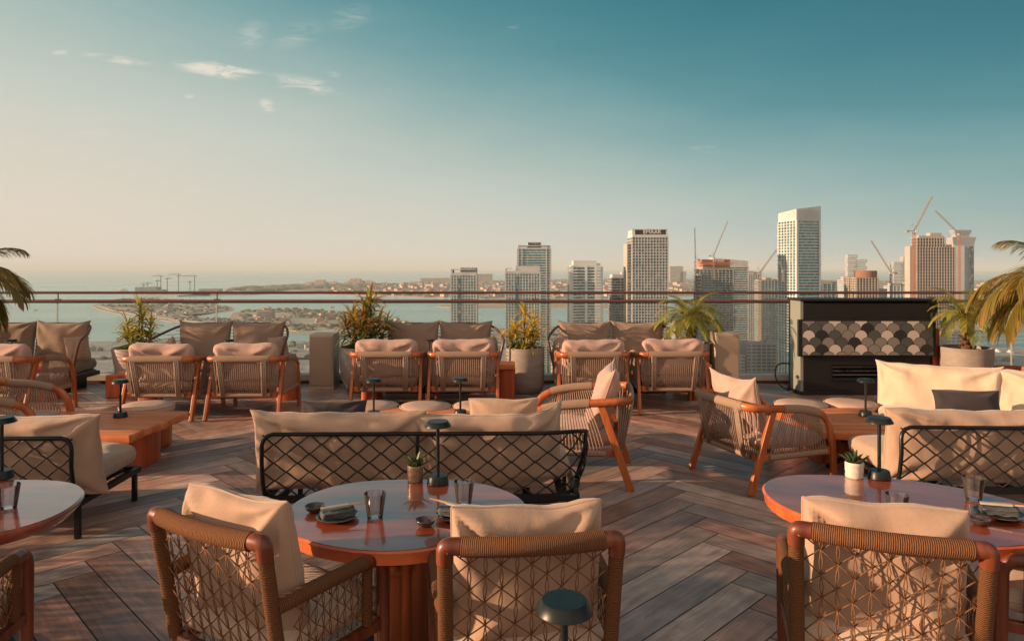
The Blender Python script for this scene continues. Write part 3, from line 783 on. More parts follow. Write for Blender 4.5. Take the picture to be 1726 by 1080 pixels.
S.cycles.use_denoising = True; S.cycles.max_bounces = 6; S.cycles.transparent_max_bounces = 16; S.cycles.volume_bounces = 0
S.cycles.diffuse_bounces = 3; S.cycles.glossy_bounces = 3; S.cycles.caustics_reflective = False; S.cycles.caustics_refractive = False; S.cycles.sample_clamp_indirect = 6

# ================================================================ terrace
PLANK = None
m_, nt_, b_ = nodes('plank_tiles')
uv = N(nt_, 'ShaderNodeUVMap'); at_ = N(nt_, 'ShaderNodeAttribute', attribute_name='tint')
mp = N(nt_, 'ShaderNodeMapping'); mp.inputs['Scale'].default_value = (1.1, 9, 1); L(nt_, uv.outputs[0], mp.inputs[0])
n1 = N(nt_, 'ShaderNodeTexNoise', Scale=2.2, Detail=8, Roughness=.68, Distortion=.8); L(nt_, mp.outputs[0], n1.inputs[0])
n2 = N(nt_, 'ShaderNodeTexNoise', Scale=7, Detail=5); L(nt_, uv.outputs[0], n2.inputs[0])
ms = N(nt_, 'ShaderNodeMapRange'); ms.inputs[1].default_value = .3; ms.inputs[2].default_value = .7; ms.inputs[3].default_value = .70; ms.inputs[4].default_value = 1.6; L(nt_, n1.outputs[0], ms.inputs[0])
ms2 = N(nt_, 'ShaderNodeMapRange'); ms2.inputs[1].default_value = .3; ms2.inputs[2].default_value = .7; ms2.inputs[3].default_value = .78; ms2.inputs[4].default_value = 1.18; L(nt_, n2.outputs[0], ms2.inputs[0])
mm = N(nt_, 'ShaderNodeMath', operation='MULTIPLY'); L(nt_, ms.outputs[0], mm.inputs[0]); L(nt_, ms2.outputs[0], mm.inputs[1])
vm = N(nt_, 'ShaderNodeVectorMath', operation='SCALE'); L(nt_, at_.outputs[0], vm.inputs[0]); L(nt_, mm.outputs[0], vm.inputs['Scale']); tco = N(nt_, 'ShaderNodeTexCoord'); n5 = N(nt_, 'ShaderNodeTexNoise', Scale=1.3, Detail=9, Roughness=.7); L(nt_, tco.outputs['Object'], n5.inputs[0])
m5 = N(nt_, 'ShaderNodeMapRange'); m5.inputs[1].default_value = .35; m5.inputs[2].default_value = .62; m5.inputs[3].default_value = .82; m5.inputs[4].default_value = 1.12; L(nt_, n5.outputs[0], m5.inputs[0])
v5 = N(nt_, 'ShaderNodeVectorMath', operation='SCALE'); L(nt_, vm.outputs[0], v5.inputs[0]); L(nt_, m5.outputs[0], v5.inputs['Scale']); L(nt_, v5.outputs[0], b_.inputs['Base Color'])
rr = N(nt_, 'ShaderNodeMapRange'); rr.inputs[1].default_value = .3; rr.inputs[2].default_value = .7; rr.inputs[3].default_value = .32; rr.inputs[4].default_value = .55; L(nt_, n2.outputs[0], rr.inputs[0]); L(nt_, rr.outputs[0], b_.inputs['Roughness'])
bp = N(nt_, 'ShaderNodeBump', Strength=.25, Distance=.0015); L(nt_, n1.outputs[0], bp.inputs['Height']); L(nt_, bp.outputs[0], b_.inputs['Normal'])
PLANK = m_
GROUT = mat('dark_grout', (.035, .028, .025), .8)
XL, XR, YB, YE = -13.0, 13.0, -5.0, 10.62
m = MB(); m.box((0, (YB+YE)/2, -.256), (XR-XL, YE-YB, .5)); struct(m.build('terrace_floor', GROUT))
m = MB(); PW, PL, G = .2, 1.30, .0032; ox, oy = 1.33, 6.20; q = math.sqrt(.5); rnd = random.Random(11)
tones = [(.27, .17, .13), (.33, .20, .15), (.19, .11, .08), (.26, .195, .16), (.22, .185, .165), (.15, .09, .07), (.36, .25, .19), (.15, .155, .15), (.30, .16, .12), (.37, .28, .225), (.25, .17, .135), (.21, .14, .115)]
def clip_poly(P):
    for ax, lim, sg in ((0, XL, 1), (0, XR, -1), (1, YB, 1), (1, YE, -1)):
        out_ = []
        for i in range(len(P)):
            a, b = P[i], P[(i+1) % len(P)]; da, db = (a[0][ax]-lim)*sg, (b[0][ax]-lim)*sg
            if da >= 0: out_.append(a)
            if da*db < 0:
                t = da/(da-db); out_.append(((a[0][0]+(b[0][0]-a[0][0])*t, a[0][1]+(b[0][1]-a[0][1])*t), (a[1][0]+(b[1][0]-a[1][0])*t, a[1][1]+(b[1][1]-a[1][1])*t)))
        P = out_
        if len(P) < 3: return []
    return P
for col in range(-9, 10):
    for k in range(-24, 60):
        for hv in (0, 1):
            u0, v0 = (k*PW, k*PW) if hv == 0 else (k*PW, k*PW+PW)
            du, dv = (PL, PW) if hv == 0 else (PW, PL)
            cs = [(u0+G, v0+G), (u0+du-G, v0+G), (u0+du-G, v0+dv-G), (u0+G, v0+dv-G)]
            P = []
            ru = rnd.uniform(0, 40); tn = tones[rnd.randrange(len(tones))]; tn = tuple(a*.92+b*.16 for a, b in zip(tn, (.36, .20, .16))); br = rnd.uniform(.85, 1.15)
            for a, b in cs:
                a2, b2 = a+col*PL, b-col*PL
                x, y = ox+(a2-b2)*q, oy-(a2+b2)*q
                P.append(((x, y), ((a-u0, b-v0) if hv == 0 else (b-v0, a-u0))))
            P = clip_poly(P)
            if P: m.poly([(p[0][0], p[0][1], -.002) for p in P][::-1], uv=[(p[1][0]+ru, p[1][1]+ru*.37) for p in P][::-1], tint=(tn[0]*br*1.1, tn[1]*br*1.1, tn[2]*br*1.1, 1))
struct(m.build('floor_planks', PLANK))

# glass balustrade
RY = 10.45
t = thing('glass_balustrade', 'clear glass balustrade with two bronze handrails along the terrace edge', 'railing', (0, RY, 0))
GL = thin_glass('balustrade_glass', (.90, .95, .94), .065, 0, .9)
m = MB(); m.box((0, .0, .065), (XR-XL, .16, .13)); m.build('curb', WHITE, t, bevel=.01)
m = MB(); m.box((0, -.105, .02), (XR-XL, .03, .04)); m.build('kick_strip', RAILM, t)
gx = -13.0; pitch = 268*RY/F; x = (98-CX)*RY/F-pitch*3
while x < XR:
    a, b = max(x, XL), min(x+pitch-.022, XR)
    if b > a: m = MB(); m.poly([(a, 0, .13), (b, 0, .13), (b, 0, 1.19), (a, 0, 1.19)]); m.build('glass_pane', GL, t)
    x += pitch
JO = mat('glass_joint', (.55, .56, .5), .3)
x = (98-CX)*RY/F-pitch*2
while x < XR: m = MB(); m.box((x-.011, 0, .66), (.018, .012, 1.055)); m.build('pane_joint', JO, t); x += pitch
for z, r in ((1.335, .020), (1.205, .026)):
    m = MB(); m.tube([V((XL, 0, z)), V((0, 0, z)), V((XR, 0, z))], r, 12); m.build('handrail', RAILM, t, smooth='auto')
m = MB(); x = (98-CX)*RY/F-pitch*2+.3
while x < XR:
    for d in (-.3,): m.bar((x+d, .0, 1.2), (x+d, .0, 1.335), .014, .01); m.box((x+d, 0, 1.235), (.09, .02, .012))
    x += pitch
m.build('bracket', RAILM, t)

# ================================================================ furniture placement
def d2(a): return R(a)
def heading(rz): return R(rz)
dining_chair('rope back chair turned to the right at the left of the centre table', (-1.018, 2.33, 0), R(-29.6), 1)
dining_chair('rope back chair square on to the centre table, behind the nearest lamp', (.064, 2.205, 0), R(7), 2)
dining_chair('rope back chair at the near side of the right hand table, large sunlit sand cushion', (1.201, 2.23, 0), R(-19.5), 3)
dining_chair('rope back chair cut off by the left edge, only its curved arm showing', (-2.05, 2.10, 0), R(12), 4)
dining_chair('rope back chair cut off by the right edge beyond the sunlit cushion chair', (2.46, 2.60, 0), R(58), 5)
TZ = .66
round_table('centre pedestal table of polished red wood with two place settings', (-.465, 3.03, 0), .49, .475, 4)
round_table('right hand pedestal table of polished red wood mirroring the blue sky', (1.72, 3.08, 0), .55, .46, 8, rz=R(-25))
round_table('left hand pedestal table with a tapered rim and one tumbler', (-2.44, 3.02, 0), .50, .46, 13, rz=R(8), taper=True)
round_table('nearest pedestal table below the edge of the photo, carrying the nearest lamp', (.12, 1.32, 0), .46, .44, 5)
def on(x, y, z=TZ): return gp(x, y, z)
table_lamp('dark disc lamp on the centre table beside a succulent', on(738, 815, TZ))
table_lamp('dark disc lamp on the right hand table beside a white succulent pot', on(1482, 806, TZ))
table_lamp('dark disc lamp at the left edge on the left hand table', on(3, 806, TZ))
table_lamp('nearest and largest disc lamp, at the bottom edge in front of the centre chair', V(((951-CX)*1.56/F, 1.56, TZ)))
succulent('hammered metal pot with a small succulent on the centre table', on(700, 811, TZ), mat('hammered_pot', (.34, .25, .17), .35, metal=.5, col2=(.22, .15, .10), scale=45, bump=.8, bscale=60), .082, .040, seed=2, k=1.35)
succulent('ribbed white pot with a spiky succulent on the right hand table', on(1440, 804, TZ), WHITE, .078, .044, seed=5, k=1.3)
tumbler('smoky tumbler at the left place of the centre table, beside the grey napkin', on(632, 872, TZ))
tumbler('smoky tumbler at the far right place of the centre table, beside the lamp', on(782, 850, TZ))
tumbler('smoky tumbler on the far side of the right hand table, beside the folded napkin', on(1641, 842, TZ))
tumbler('smoky tumbler half hidden behind the cushion on the right hand table', on(1512, 874, TZ))
tumbler('clear tumbler on the left hand table at the left edge', on(14, 856, TZ))
bowl('small dark dip bowl at the left rim of the centre table', on(531, 862, TZ))
bowl('small dark dip bowl in the middle of the near side of the centre table', on(717, 886, TZ), .95)
bowl('small dark dip bowl by the napkin on the right hand table', on(1651, 884, TZ), .9)
plate_set('under the napkin beside the left dip bowl on the centre table', on(569, 874, TZ), R(25), 'at the left place of the centre table', .088)
plate_set('half hidden behind the chair cushion on the centre table', on(770, 872, TZ), R(160), 'at the right place of the centre table', .088)
plate_set('on the right hand table at the right edge', on(1684, 870, TZ), R(-20), 'on the right hand table', .095)

# black net sofas
net_sofa('middle net back sofa seen from behind, rounded end on the right, behind the centre table', (-.58, 4.47, 0), R(1), 1, 11)
net_sofa('net back sofa at the left edge with its open seat end on the right', (-3.72, 4.32, 0), R(2), -1, 21)
net_sofa('net back sofa at the right edge with its open seat end on the left', (3.57, 4.62, 0), R(-2), 1, 31, mt=SAND, cush=[(-.5, 1.06, .50, 0), (.5, 1.10, .49, 1)])
net_sofa('cream net back sofa facing the camera beyond the right slab table', (4.50, 6.45, 0), R(150), -1, 41, mt=CREAM, cush=[(-.5, 1.0, .54, 0), (.5, 1.10, .53, 1)])
scatter('scatter_pillow', 'charcoal pillow on the left of the middle sofa', .46, .24, .12, at(562, 704, 5.02), 72, 8, DARK, 3, group='loose pillows on the net sofas')
scatter('scatter_pillow', 'long sand pillow on the right of the middle sofa', .50, .27, .14, at(848, 703, 5.05), 74, -3, SAND, 4, group='loose pillows on the net sofas')
scatter('scatter_pillow', 'charcoal pillow on the cream sofa at the right', .52, .24, .13, at(1630, 681, 6.02), 70, -12, DARK, 5, group='loose pillows on the net sofas')

# corded armchairs
lounge_chair('corded armchair facing left at the end of the middle sofa, blush pillow in it', (.54, 5.80, 0), R(82), 51, square=True)
lounge_chair('corded armchair facing right, alone on the open floor before the right slab table', (2.04, 5.74, 0), R(-70), 52, square=True, k=.95)
lounge_chair('corded armchair at the left edge facing right, only its front arm in view', (-4.36, 5.98, 0), R(-76), 53, pill=SAND)
G2 = 'corded armchairs seen from behind in pairs'
for x, Y, rz, lb, sd_ in [(294, 7.76, -1, 'left chair of the corded pair below the white planter', 61), (430, 7.78, 1, 'right chair of the corded pair left of the pale speaker box', 62),
        (659, 8.12, 0, 'left chair of the corded pair in front of the big grey planter', 63), (784, 8.12, 0, 'right chair of the corded pair beside the red wooden block', 64),
        (995, 8.10, 0, 'left chair of the corded pair behind the left facing armchair', 65), (1124, 8.14, 0, 'right chair of the corded pair below the small palm', 66),
        (30, 7.75, -4, 'corded armchair seen from behind at the left edge, below the cut off sofa', 67)]:
    YY = Y+.44
    lounge_chair(lb, ((x-CX)*YY/F, YY, 0), R(rz), sd_, G2, k=1.02 if x > 500 else 1.01)

# taupe sofas by the railing
BY = 10.12
for x, lb, sd_, ww in [(72, 'taupe two seat sofa cut off by the left edge, before the rail', 71, .95), (397, 'taupe two seat sofa between the white planter and the left speaker box', 72, .95), (742, 'taupe two seat sofa between the two leafy planters', 73, .95), (1028, 'taupe two seat sofa left of the small palm', 74, .95)]:
    bow_sofa(lb, ((x-CX)*BY/F, BY, 0), 0, sd_, ww-.11)

# slab tables
slab_table('live edge slab table at the left with a red block leg', (-3.86, 6.02, 0), R(-2), 1.75, .98, .385, 1, [(.50, .12, .42, .42)], xl=.9)
slab_table('cracked slab table between the middle sofa and the round stools', (-.80, 6.20, 0), 0, 1.75, .85, .385, 2, [(-.6, 0, .35, .4), (.6, 0, .35, .4)], crack=-.02, xl=.3)
slab_table('slab table at the right before the cream sofa', (2.93, 6.12, 0), R(-4), .78, 1.0, .385, 3, [(-.12, .18, .34, .42)], xl=.6)
for x0, x1, lb, sd_ in [(238, 500, 'tall slab table behind the corded pair below the white planter', 4), (612, 868, 'tall slab table with a red block end behind the middle corded pair', 5), (968, 1194, 'tall slab table behind the corded pair below the small palm', 6), (-110, 100, 'tall slab table between the left edge sofa and chair', 7)]:
    Yt = 9.12; a, b = (x0-CX)*Yt/F, (x1-CX)*Yt/F; W_ = b-a
    slab_table(lb, ((a+b)/2, Yt, 0), 0, W_, .34, .47, sd_, [(W_/2-.12, 0, .24, .30), (-W_/2+.12, 0, .24, .30)], xl=.0)
Z2 = .47
for x, lb in [(20, 'disc lamp before the taupe sofa at the left edge'), (386, 'disc lamp before the taupe sofa right of the white planter'), (724, 'disc lamp before the taupe sofa between the leafy planters'), (1029, 'disc lamp before the taupe sofa left of the small palm')]:
    table_lamp(lb, V(((x-CX)*9.12/F, 9.12, Z2)))
table_lamp('disc lamp on the slab table at the left', on(203, 703, .385), 1.1)
table_lamp('disc lamp on the left half of the cracked slab table', on(630, 701, .385), 1.1)
table_lamp('disc lamp on the right half of the cracked slab table', on(776, 699, .385), 1.1)
table_lamp('disc lamp on the slab table at the right', on(1459, 701, .385), 1.1)
for x, y, lb in [(248, 679, 'round stool behind the left slab table'), (628, 679, 'round stool left of the other two behind the cracked slab table'), (717, 680, 'round stool in the middle of the three behind the cracked slab table'), (806, 679, 'round stool right of the other two behind the cracked slab table'),
        (1350, 676, 'round stool left of its neighbour behind the right slab table'), (1434, 675, 'round stool right of its neighbour behind the right slab table')]:
    p = gp(x, y, .41); stool(lb, (p.x, p.y, 0))

# pale speaker boxes
def box_cab(label, x0, x1, Y, h, D, rz=0):
    W_ = (x1-x0)*Y/F; t = thing('speaker_box', label, 'speaker', ((x0+x1)/2*Y/F-CX*Y/F, Y, 0), rz, 'pale speaker boxes by the railing')
    PB_ = mat('pale_box_paint', (.46, .38, .29), .5, col2=(.42, .34, .26), scale=4) if 'pale_box_paint' not in bpy.data.materials else bpy.data.materials['pale_box_paint']
    FB_ = mat('brown_grille_cloth', (.34, .255, .185), .9, bump=.5, bscale=400) if 'brown_grille_cloth' not in bpy.data.materials else bpy.data.materials['brown_grille_cloth']
    m = MB(); m.box((0, D/2, h/2+.015), (W_, D, h-.03)); m.build('cabinet', PB_, t, bevel=.012)
    m = MB(); m.box((0, -.006, h/2+.01), (W_-.035, .014, h-.09)); m.build('grille', FB_, t, bevel=.006)
    m = MB(); m.box((0, D/2, .015), (W_+.02, D+.02, .03)); m.build('base', PB_, t, bevel=.004)
    return t
box_cab('pale speaker box standing between the two left planters', 521, 562, 9.85, .77, .36)
box_cab('pale speaker box at the right of the small palm, its side lit by the sun', 1206, 1247, 9.55, .82, .42)

# wicker lanterns
def lantern(label, loc, r=.15, h=.34):
    t = thing('wicker_lantern', label, 'lantern', loc, 0, 'wicker lanterns by the planters')
    m = MB(); n = 22
    prof = [(r*(.62+.38*math.sin(PI*(.12+.80*i/8))), .05+h*i/8) for i in range(9)]
    for k in range(n):
        a = 2*PI*k/n; m.tube([V((q_*math.cos(a), q_*math.sin(a), z)) for q_, z in prof], .005, 5)
    for i, (q_, z) in enumerate(prof):
        for dz in (0, .02): m.tube([V((q_*1.01*math.cos(2*PI*k/28), q_*1.01*math.sin(2*PI*k/28), z+dz)) for k in range(28)], .005, 5, closed=True)
    m.build('wicker_shell', WICK, t, smooth=True)
    m = MB(); m.lathe([(q_*.93, z) for q_, z in prof], 24); m.build('liner', mat('lantern_liner', (.30, .13, .06), .8) if 'lantern_liner' not in bpy.data.materials else bpy.data.materials['lantern_liner'], t, smooth=True)
    for k in range(3):
        a = 2*PI*k/3+.4; m = MB(); m.tube([V((r*.5*math.cos(a), r*.5*math.sin(a), .06)), V((r*.62*math.cos(a), r*.62*math.sin(a), 0))], .008, 6); m.build('leg', WICK, t)
lantern('wicker lantern on thin legs before the middle leafy planter', gp(881, 654, 0), .125, .33)
lantern('wicker lantern at the foot of the big grey planter', gp(598, 650, 0), .15, .40)
lantern('wicker lantern behind the rightmost corded pair', gp(1176, 660, 0), .17, .46)
m = MB(); prof = [(0, 0), (.30, 0), (.31, .10), (.30, .24), (.32, .40), (.31, .42), (.27, .42), (.26, .34), (0, .34)]; m.lathe(prof, 36)
for i, p in enumerate(m.v): k = 1+.05*noise.noise(V((p.x*5, p.y*5, p.z*2))); m.v[i] = V((p.x*k, p.y*k, p.z))
tag(m.build('log_basket', WICK, None, smooth='auto'), 'round woven basket at the right edge behind the cream sofa', 'basket', None, V(((1712-CX)*8.9/F, 8.9, 0)))
tag(bpy.data.objects['log_basket'], bpy.data.objects['log_basket']['label'], 'basket').scale = (1, 1, 1.02)
# red box seat at the left, below the white planter
m = MB(); m.box((0, 0, .15), (.36, .36, .30)); tag(m.build('wooden_cube', BLOCK, None, bevel=.012), 'low red wooden block under the white planter', 'block', None, V(((213-CX)*9.35/F, 9.35, 0)))

# fireplace cabinet
def fireplace():
    Y = 9.42; sc = Y/F; x0, x1 = (1349-CX)*sc, (1568-CX)*sc; W_ = x1-x0
    t = thing('fireplace_cabinet', 'tall black fireplace cabinet with a band of fish scale tiles', 'fireplace', ((x0+x1)/2, Y, 0))
    BP = mat('black_cabinet_paint', (.012, .010, .010), .45, col2=(.017, .014, .013), scale=3, spec=.3)
    zt_ = H-(507-HY)*sc; zb, zb2 = H-(600-HY)*sc, H-(538-HY)*sc; D = .40
    m = MB()
    fz0, fz1, fx0, fx1 = .20, .385, -W_/2+.43, -W_/2+1.20
    m.box((0, D/2+.02, zt_/2), (W_, D-.04, zt_-.004)) if False else None
    # carcass with a real recess
    m.box((0, D-.03, zt_/2), (W_, .06, zt_)); m.box((W_/2-.02, (D-.06)/2, zt_/2), (.04, D-.06, zt_))
    m.box((0, .02, (fz1+zt_-.03)/2), (W_-.08, .04, zt_-.03-fz1)); m.box((0, .02, fz0/2), (W_-.08, .04, fz0))
    m.box(((-W_/2+.04+fx0)/2, .02, (fz0+fz1)/2), (fx0+W_/2-.04, .04, fz1-fz0)); m.box(((W_/2-.04+fx1)/2, .02, (fz0+fz1)/2), (W_/2-.04-fx1, .04, fz1-fz0))
    m.build('carcass', BP, t, bevel=.002)
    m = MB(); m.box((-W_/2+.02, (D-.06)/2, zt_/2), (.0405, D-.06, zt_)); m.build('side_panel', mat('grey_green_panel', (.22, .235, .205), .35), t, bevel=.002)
    m = MB(); m.box((0, D/2-.01, zt_+.012), (W_+.03, D+.05, .03)); m.build('top_board', BP, t, bevel=.004)
    m = MB(); m.box((0, D/2, .02), (W_+.02, D+.06, .05)); m.build('plinth', BP, t, bevel=.004)
    m = MB(); m.box((0, -.03, (zb+zb2)/2), (W_+.09, .05, zb2-zb)); m.build('tile_panel', BP, t, bevel=.003)
    fr = MB()
    for a, b in (((fx0-.012, -.004, fz0-.012), (fx1+.012, -.004, fz0-.012)), ((fx0-.012, -.004, fz1+.012), (fx1+.012, -.004, fz1+.012))): fr.bar(a, b, .012, .022)
    for xx in (fx0-.012, fx1+.012): fr.bar((xx, -.005, fz0-.02), (xx, -.005, fz1+.02), .022, .012)
    fr.build('hearth_frame', BLACK, t)
    m = MB(); m.box(((fx0+fx1)/2, .24, fz0-.01), (fx1-fx0+.1, .3, .02)); m.build('hearth_tray', mat('hearth_tray_metal', (.16, .15, .14), .4, metal=.6), t)
    m = MB(); rnd = random.Random(4)
    for i in range(3): m.bar((fx0, .12+.05*i, fz0+.05+.045*i), (fx1, .12+.05*i, fz0+.05+.045*i), .012, .012)
    m.build('grate', mat('pale_grate_metal', (.28, .26, .24), .35, metal=.6), t)
    m = MB()
    for i in range(9):
        c = V((rnd.uniform(fx0+.25, fx1-.2), .16, fz0+.09)); pts = [c+V((rnd.uniform(-.09, .09), rnd.uniform(-.03, .03), rnd.uniform(-.07, .07))) for _ in range(5)]
        m.tube(smoothpath(pts, 2), .003, 5)
    m.build('wire_logs', BLACK, t)
    # fish scale tiles, each row a hair in front of the one above
    TM = [mat('tile_cream', (.56, .48, .40), .4), mat('tile_taupe', (.22, .195, .17), .4), mat('tile_olive', (.07, .075, .065), .4), mat('tile_black', (.018, .017, .017), .4), mat('tile_line', (.012, .01, .01), .5)]
    m = MB(); X0, X1, Z0, Z1 = -W_/2-.0, W_/2+.0, zb+.022, zb2-.022
    cols = 10; pw = (X1-X0)/cols; rr_ = pw/2; rows = 5; ph = (Z1-Z0)/4.75
    pat = ["12020202020", "21113112122", "03210203020", "21231112122", "03010102030", "21112112121"]
    for r_ in range(rows+1):
        zc = Z1-ph*r_-rr_*.15; y = -.056-.0012*r_*2; offx = (r_ % 2)*.5
        for c_ in range(-1, cols+1):
            xc = X0+pw*(c_+.5+offx)
            for li, (rad, mi, yy) in enumerate(((rr_*1.0, 4, y), (rr_*.93, int(pat[r_][c_ % 11]), y-.0011))):
                pts = [(xc+rad*math.cos(PI*i/20), zc+rad*math.sin(PI*i/20)-(rr_-rad)*.0) for i in range(21)]+[(xc-rad, zc-ph*.9), (xc+rad, zc-ph*.9)]
                pts = [(min(X1, max(X0, a)), min(Z1, max(Z0, b))) for a, b in pts]
                cl_ = []
                for p in pts:
                    if not cl_ or math.hypot(p[0]-cl_[-1][0], p[1]-cl_[-1][1]) > 1e-4: cl_.append(p)
                if len(cl_) > 2 and (max(a for a, b in cl_)-min(a for a, b in cl_)) > .003 and (max(b for a, b in cl_)-min(b for a, b in cl_)) > .003:
                    m.poly([(a, yy, b) for a, b in cl_], mi)
    m.build('scale_tiles', TM, t)
    # dark wrapped cover and cable
    m = MB(); m.ball((W_/2+.07, .12, zb2+.16), .10, 14, 9, (.9, 1, 1.5)); m.ball((W_/2+.03, .05, zb2+.06), .07, 12, 8, (.8, .8, 1.2)); 
    for i, p in enumerate(m.v): m.v[i] = p+V((1, 0, 1))*.02*noise.noise(p*14)
    sp_ = m.build('cable_bag', DARK, None, smooth=True); tag(sp_, 'dark cloth bag hanging at the right top corner of the black cabinet', 'bag', None, t.location)
    m = MB(); bx = -W_/2; m.tube(smoothpath([V((bx+.02, .42, .36)), V((bx-.14, .42, .37)), V((bx-.20, .40, .25)), V((bx-.17, .36, .08)), V((bx-.05, .3, .012)), V((bx+.0, .05, .012))], 3), .010, 8)
    cb_ = m.build('power_cable', BCORD, None, smooth=True); tag(cb_, 'black cable looping down at the left foot of the fireplace cabinet', 'cable', None, t.location)
    m = MB(); m.box((W_/2+.12, .22, .44), (.10, .30, .88)); wb = m.build('wooden_box', BLOCK, None, bevel=.01); tag(wb, 'narrow red wooden box at the right side of the black cabinet', 'box', None, t.location)
fireplace()
# ================================================================ plants
def pot(t, prof, mt, soil_z, soil_r):
    m = MB(); m.lathe(prof, 48); m.build('pot', mt, t, smooth='auto')
    m = MB(); m.lathe([(0, soil_z+.02), (soil_r*.6, soil_z+.012), (soil_r, soil_z)], 24)
    for i, p in enumerate(m.v): m.v[i] = p+V((0, 0, .012*noise.noise(p*30)))
    m.build('soil', SOIL, t)
def cane_plant(t, z0, canes, seed, leafm_, ln=(.26, .42), w=.030, red=.0):
    rnd = random.Random(seed); st = MB(); lf = MB()
    for (bx, by, tx, ty, hgt) in canes:
        p0 = V((bx, by, z0)); p2 = V((tx, ty, z0+hgt)); p1 = p0.lerp(p2, .5)+V((rnd.uniform(-.02, .02), 0, .0))
        st.tube(smoothpath([p0, p1, p2], 2), .009, 6, rs=None)
        tiers = max(1, int(hgt/.13))
        for q_ in range(tiers+1):
            f = .30+.70*q_/max(1, tiers); c = p0.lerp(p2, f); k = 14 if q_ < tiers else 24
            for i in range(k):
                a = rnd.uniform(0, 2*PI); e_ = rnd.uniform(-.15, .75) if q_ < tiers else rnd.uniform(.1, 1.35)
                d = V((math.cos(a)*math.cos(e_), math.sin(a)*math.cos(e_), math.sin(e_)))
                tint = min(1, max(0, rnd.gauss(.30+.30*(q_/max(1, tiers))+red, .2)))
                leafblade(lf, c+V((0, 0, rnd.uniform(-.04, .03))), d, rnd.uniform(*ln), w*rnd.uniform(.75, 1.2), rnd.uniform(.5, 1.5), 6, .18, tint)
    st.build('stem', mat('cane_stem', (.12, .085, .035), .8, col2=(.07, .06, .02), scale=30) if 'cane_stem' not in bpy.data.materials else bpy.data.materials['cane_stem'], t, smooth=True)
    lf.build('leaves', leafm_, t, smooth=True)
PY = 10.0
def rootloc(x, Y): return V(((x-CX)*Y/F, Y, 0))
t = thing('planter', 'tapered white planter with a yellow green leafy plant before the rail', 'plant', rootloc(232, 9.95), 0, 'potted plants along the railing')
pot(t, [(0, 0), (.24, 0), (.25, .01), (.33, .55), (.33, .575), (.315, .58), (.30, .56), (.30, .52), (0, .52)], POTW, .53, .30)
rnd = random.Random(2)
cane_plant(t, .53, [(-.08, 0, -.14, 0, .34), (.0, .05, .02, .02, .58), (.08, 0, .20, -.02, .36), (.02, -.06, -.06, -.05, .24), (.12, .03, .14, .05, .16), (-.12, .05, -.2, .1, .15), (.03, .0, .06, 0, .42)], 3, LEAF, (.16, .27), .026, .05)
t = thing('planter', 'big round bottomed grey planter with the tallest reddish tipped leafy plant', 'plant', rootloc(613, 9.75), 0, 'potted plants along the railing')
pot(t, [(0, 0), (.16, 0), (.24, .04), (.30, .15), (.325, .32), (.325, .60), (.32, .61), (.30, .61), (.295, .56), (0, .55)], POTG, .56, .295)
cane_plant(t, .56, [(-.08, 0, -.16, 0, .44), (0, .04, .02, .05, .58), (.10, .0, .10, 0, .66), (.05, -.07, .22, -.08, .36), (-.12, .04, -.24, .05, .30), (.15, .04, .30, .02, .30), (.0, -.1, -.05, -.1, .30), (.02, .0, .0, 0, .44)], 5, LEAF2, (.22, .34), .030, .04)
t = thing('planter', 'smooth grey planter with a golden leafy plant between two taupe sofas', 'plant', rootloc(885, 9.65), 0, 'potted plants along the railing')
pot(t, [(0, 0), (.20, 0), (.235, .03), (.262, .12), (.265, .60), (.26, .612), (.245, .612), (.24, .57), (0, .56)], POTG, .57, .24)
cane_plant(t, .57, [(-.06, 0, -.14, 0, .26), (0, .04, .0, .05, .46), (.08, .0, .12, 0, .34), (.05, -.07, .16, -.08, .18), (-.1, .04, -.2, .05, .16), (.0, -.08, .02, -.1, .22)], 8, LEAF, (.17, .28), .028, .16)

def frond(mb, rb, base, d, ln, droop, leaf, pairs, tint, rnd, gr=.45, lw=.014, rr0=.008, side=None, ldroop=1.0, lead=.55):
    "one feather frond: arching midrib with leaflets on both sides"
    p = V(base); d = V(d).normalized(); pts = [p.copy()]; ds = [d.copy()]; n = 16
    for i in range(n):
        p = p+d*(ln/n); d = (d+V((0, 0, -droop/n*(1+.9*i/n)))).normalized(); pts.append(p.copy()); ds.append(d.copy())
    rb.tube(pts, rr0, 5, rs=[rr0*(1-.8*i/n) for i in range(n+1)])
    for j in range(pairs):
        f = .16+.83*j/pairs; x = f*n; i = min(n-1, int(x)); q_ = pts[i].lerp(pts[i+1], x-i); dd = ds[i]
        s = dd.cross(V((0, 0, 1)))
        s = s.normalized() if s.length > .1 else (side or V((1, 0, 0)))
        l_ = leaf*(math.sin(PI*(.18+.72*f))**.8)*rnd.uniform(.85, 1.1)
        for sg in (-1, 1):
            dl = (dd*lead*(1+f*.7)+s*sg*(1-f*.25)+V((0, 0, rnd.uniform(-.05, .35)*(1-f)))).normalized()
            leafblade(mb, q_, dl, l_, lw*rnd.uniform(.8, 1.15), ldroop*rnd.uniform(.7, 1.4), 5, .2, min(1, max(0, tint+rnd.gauss(0, .16))))
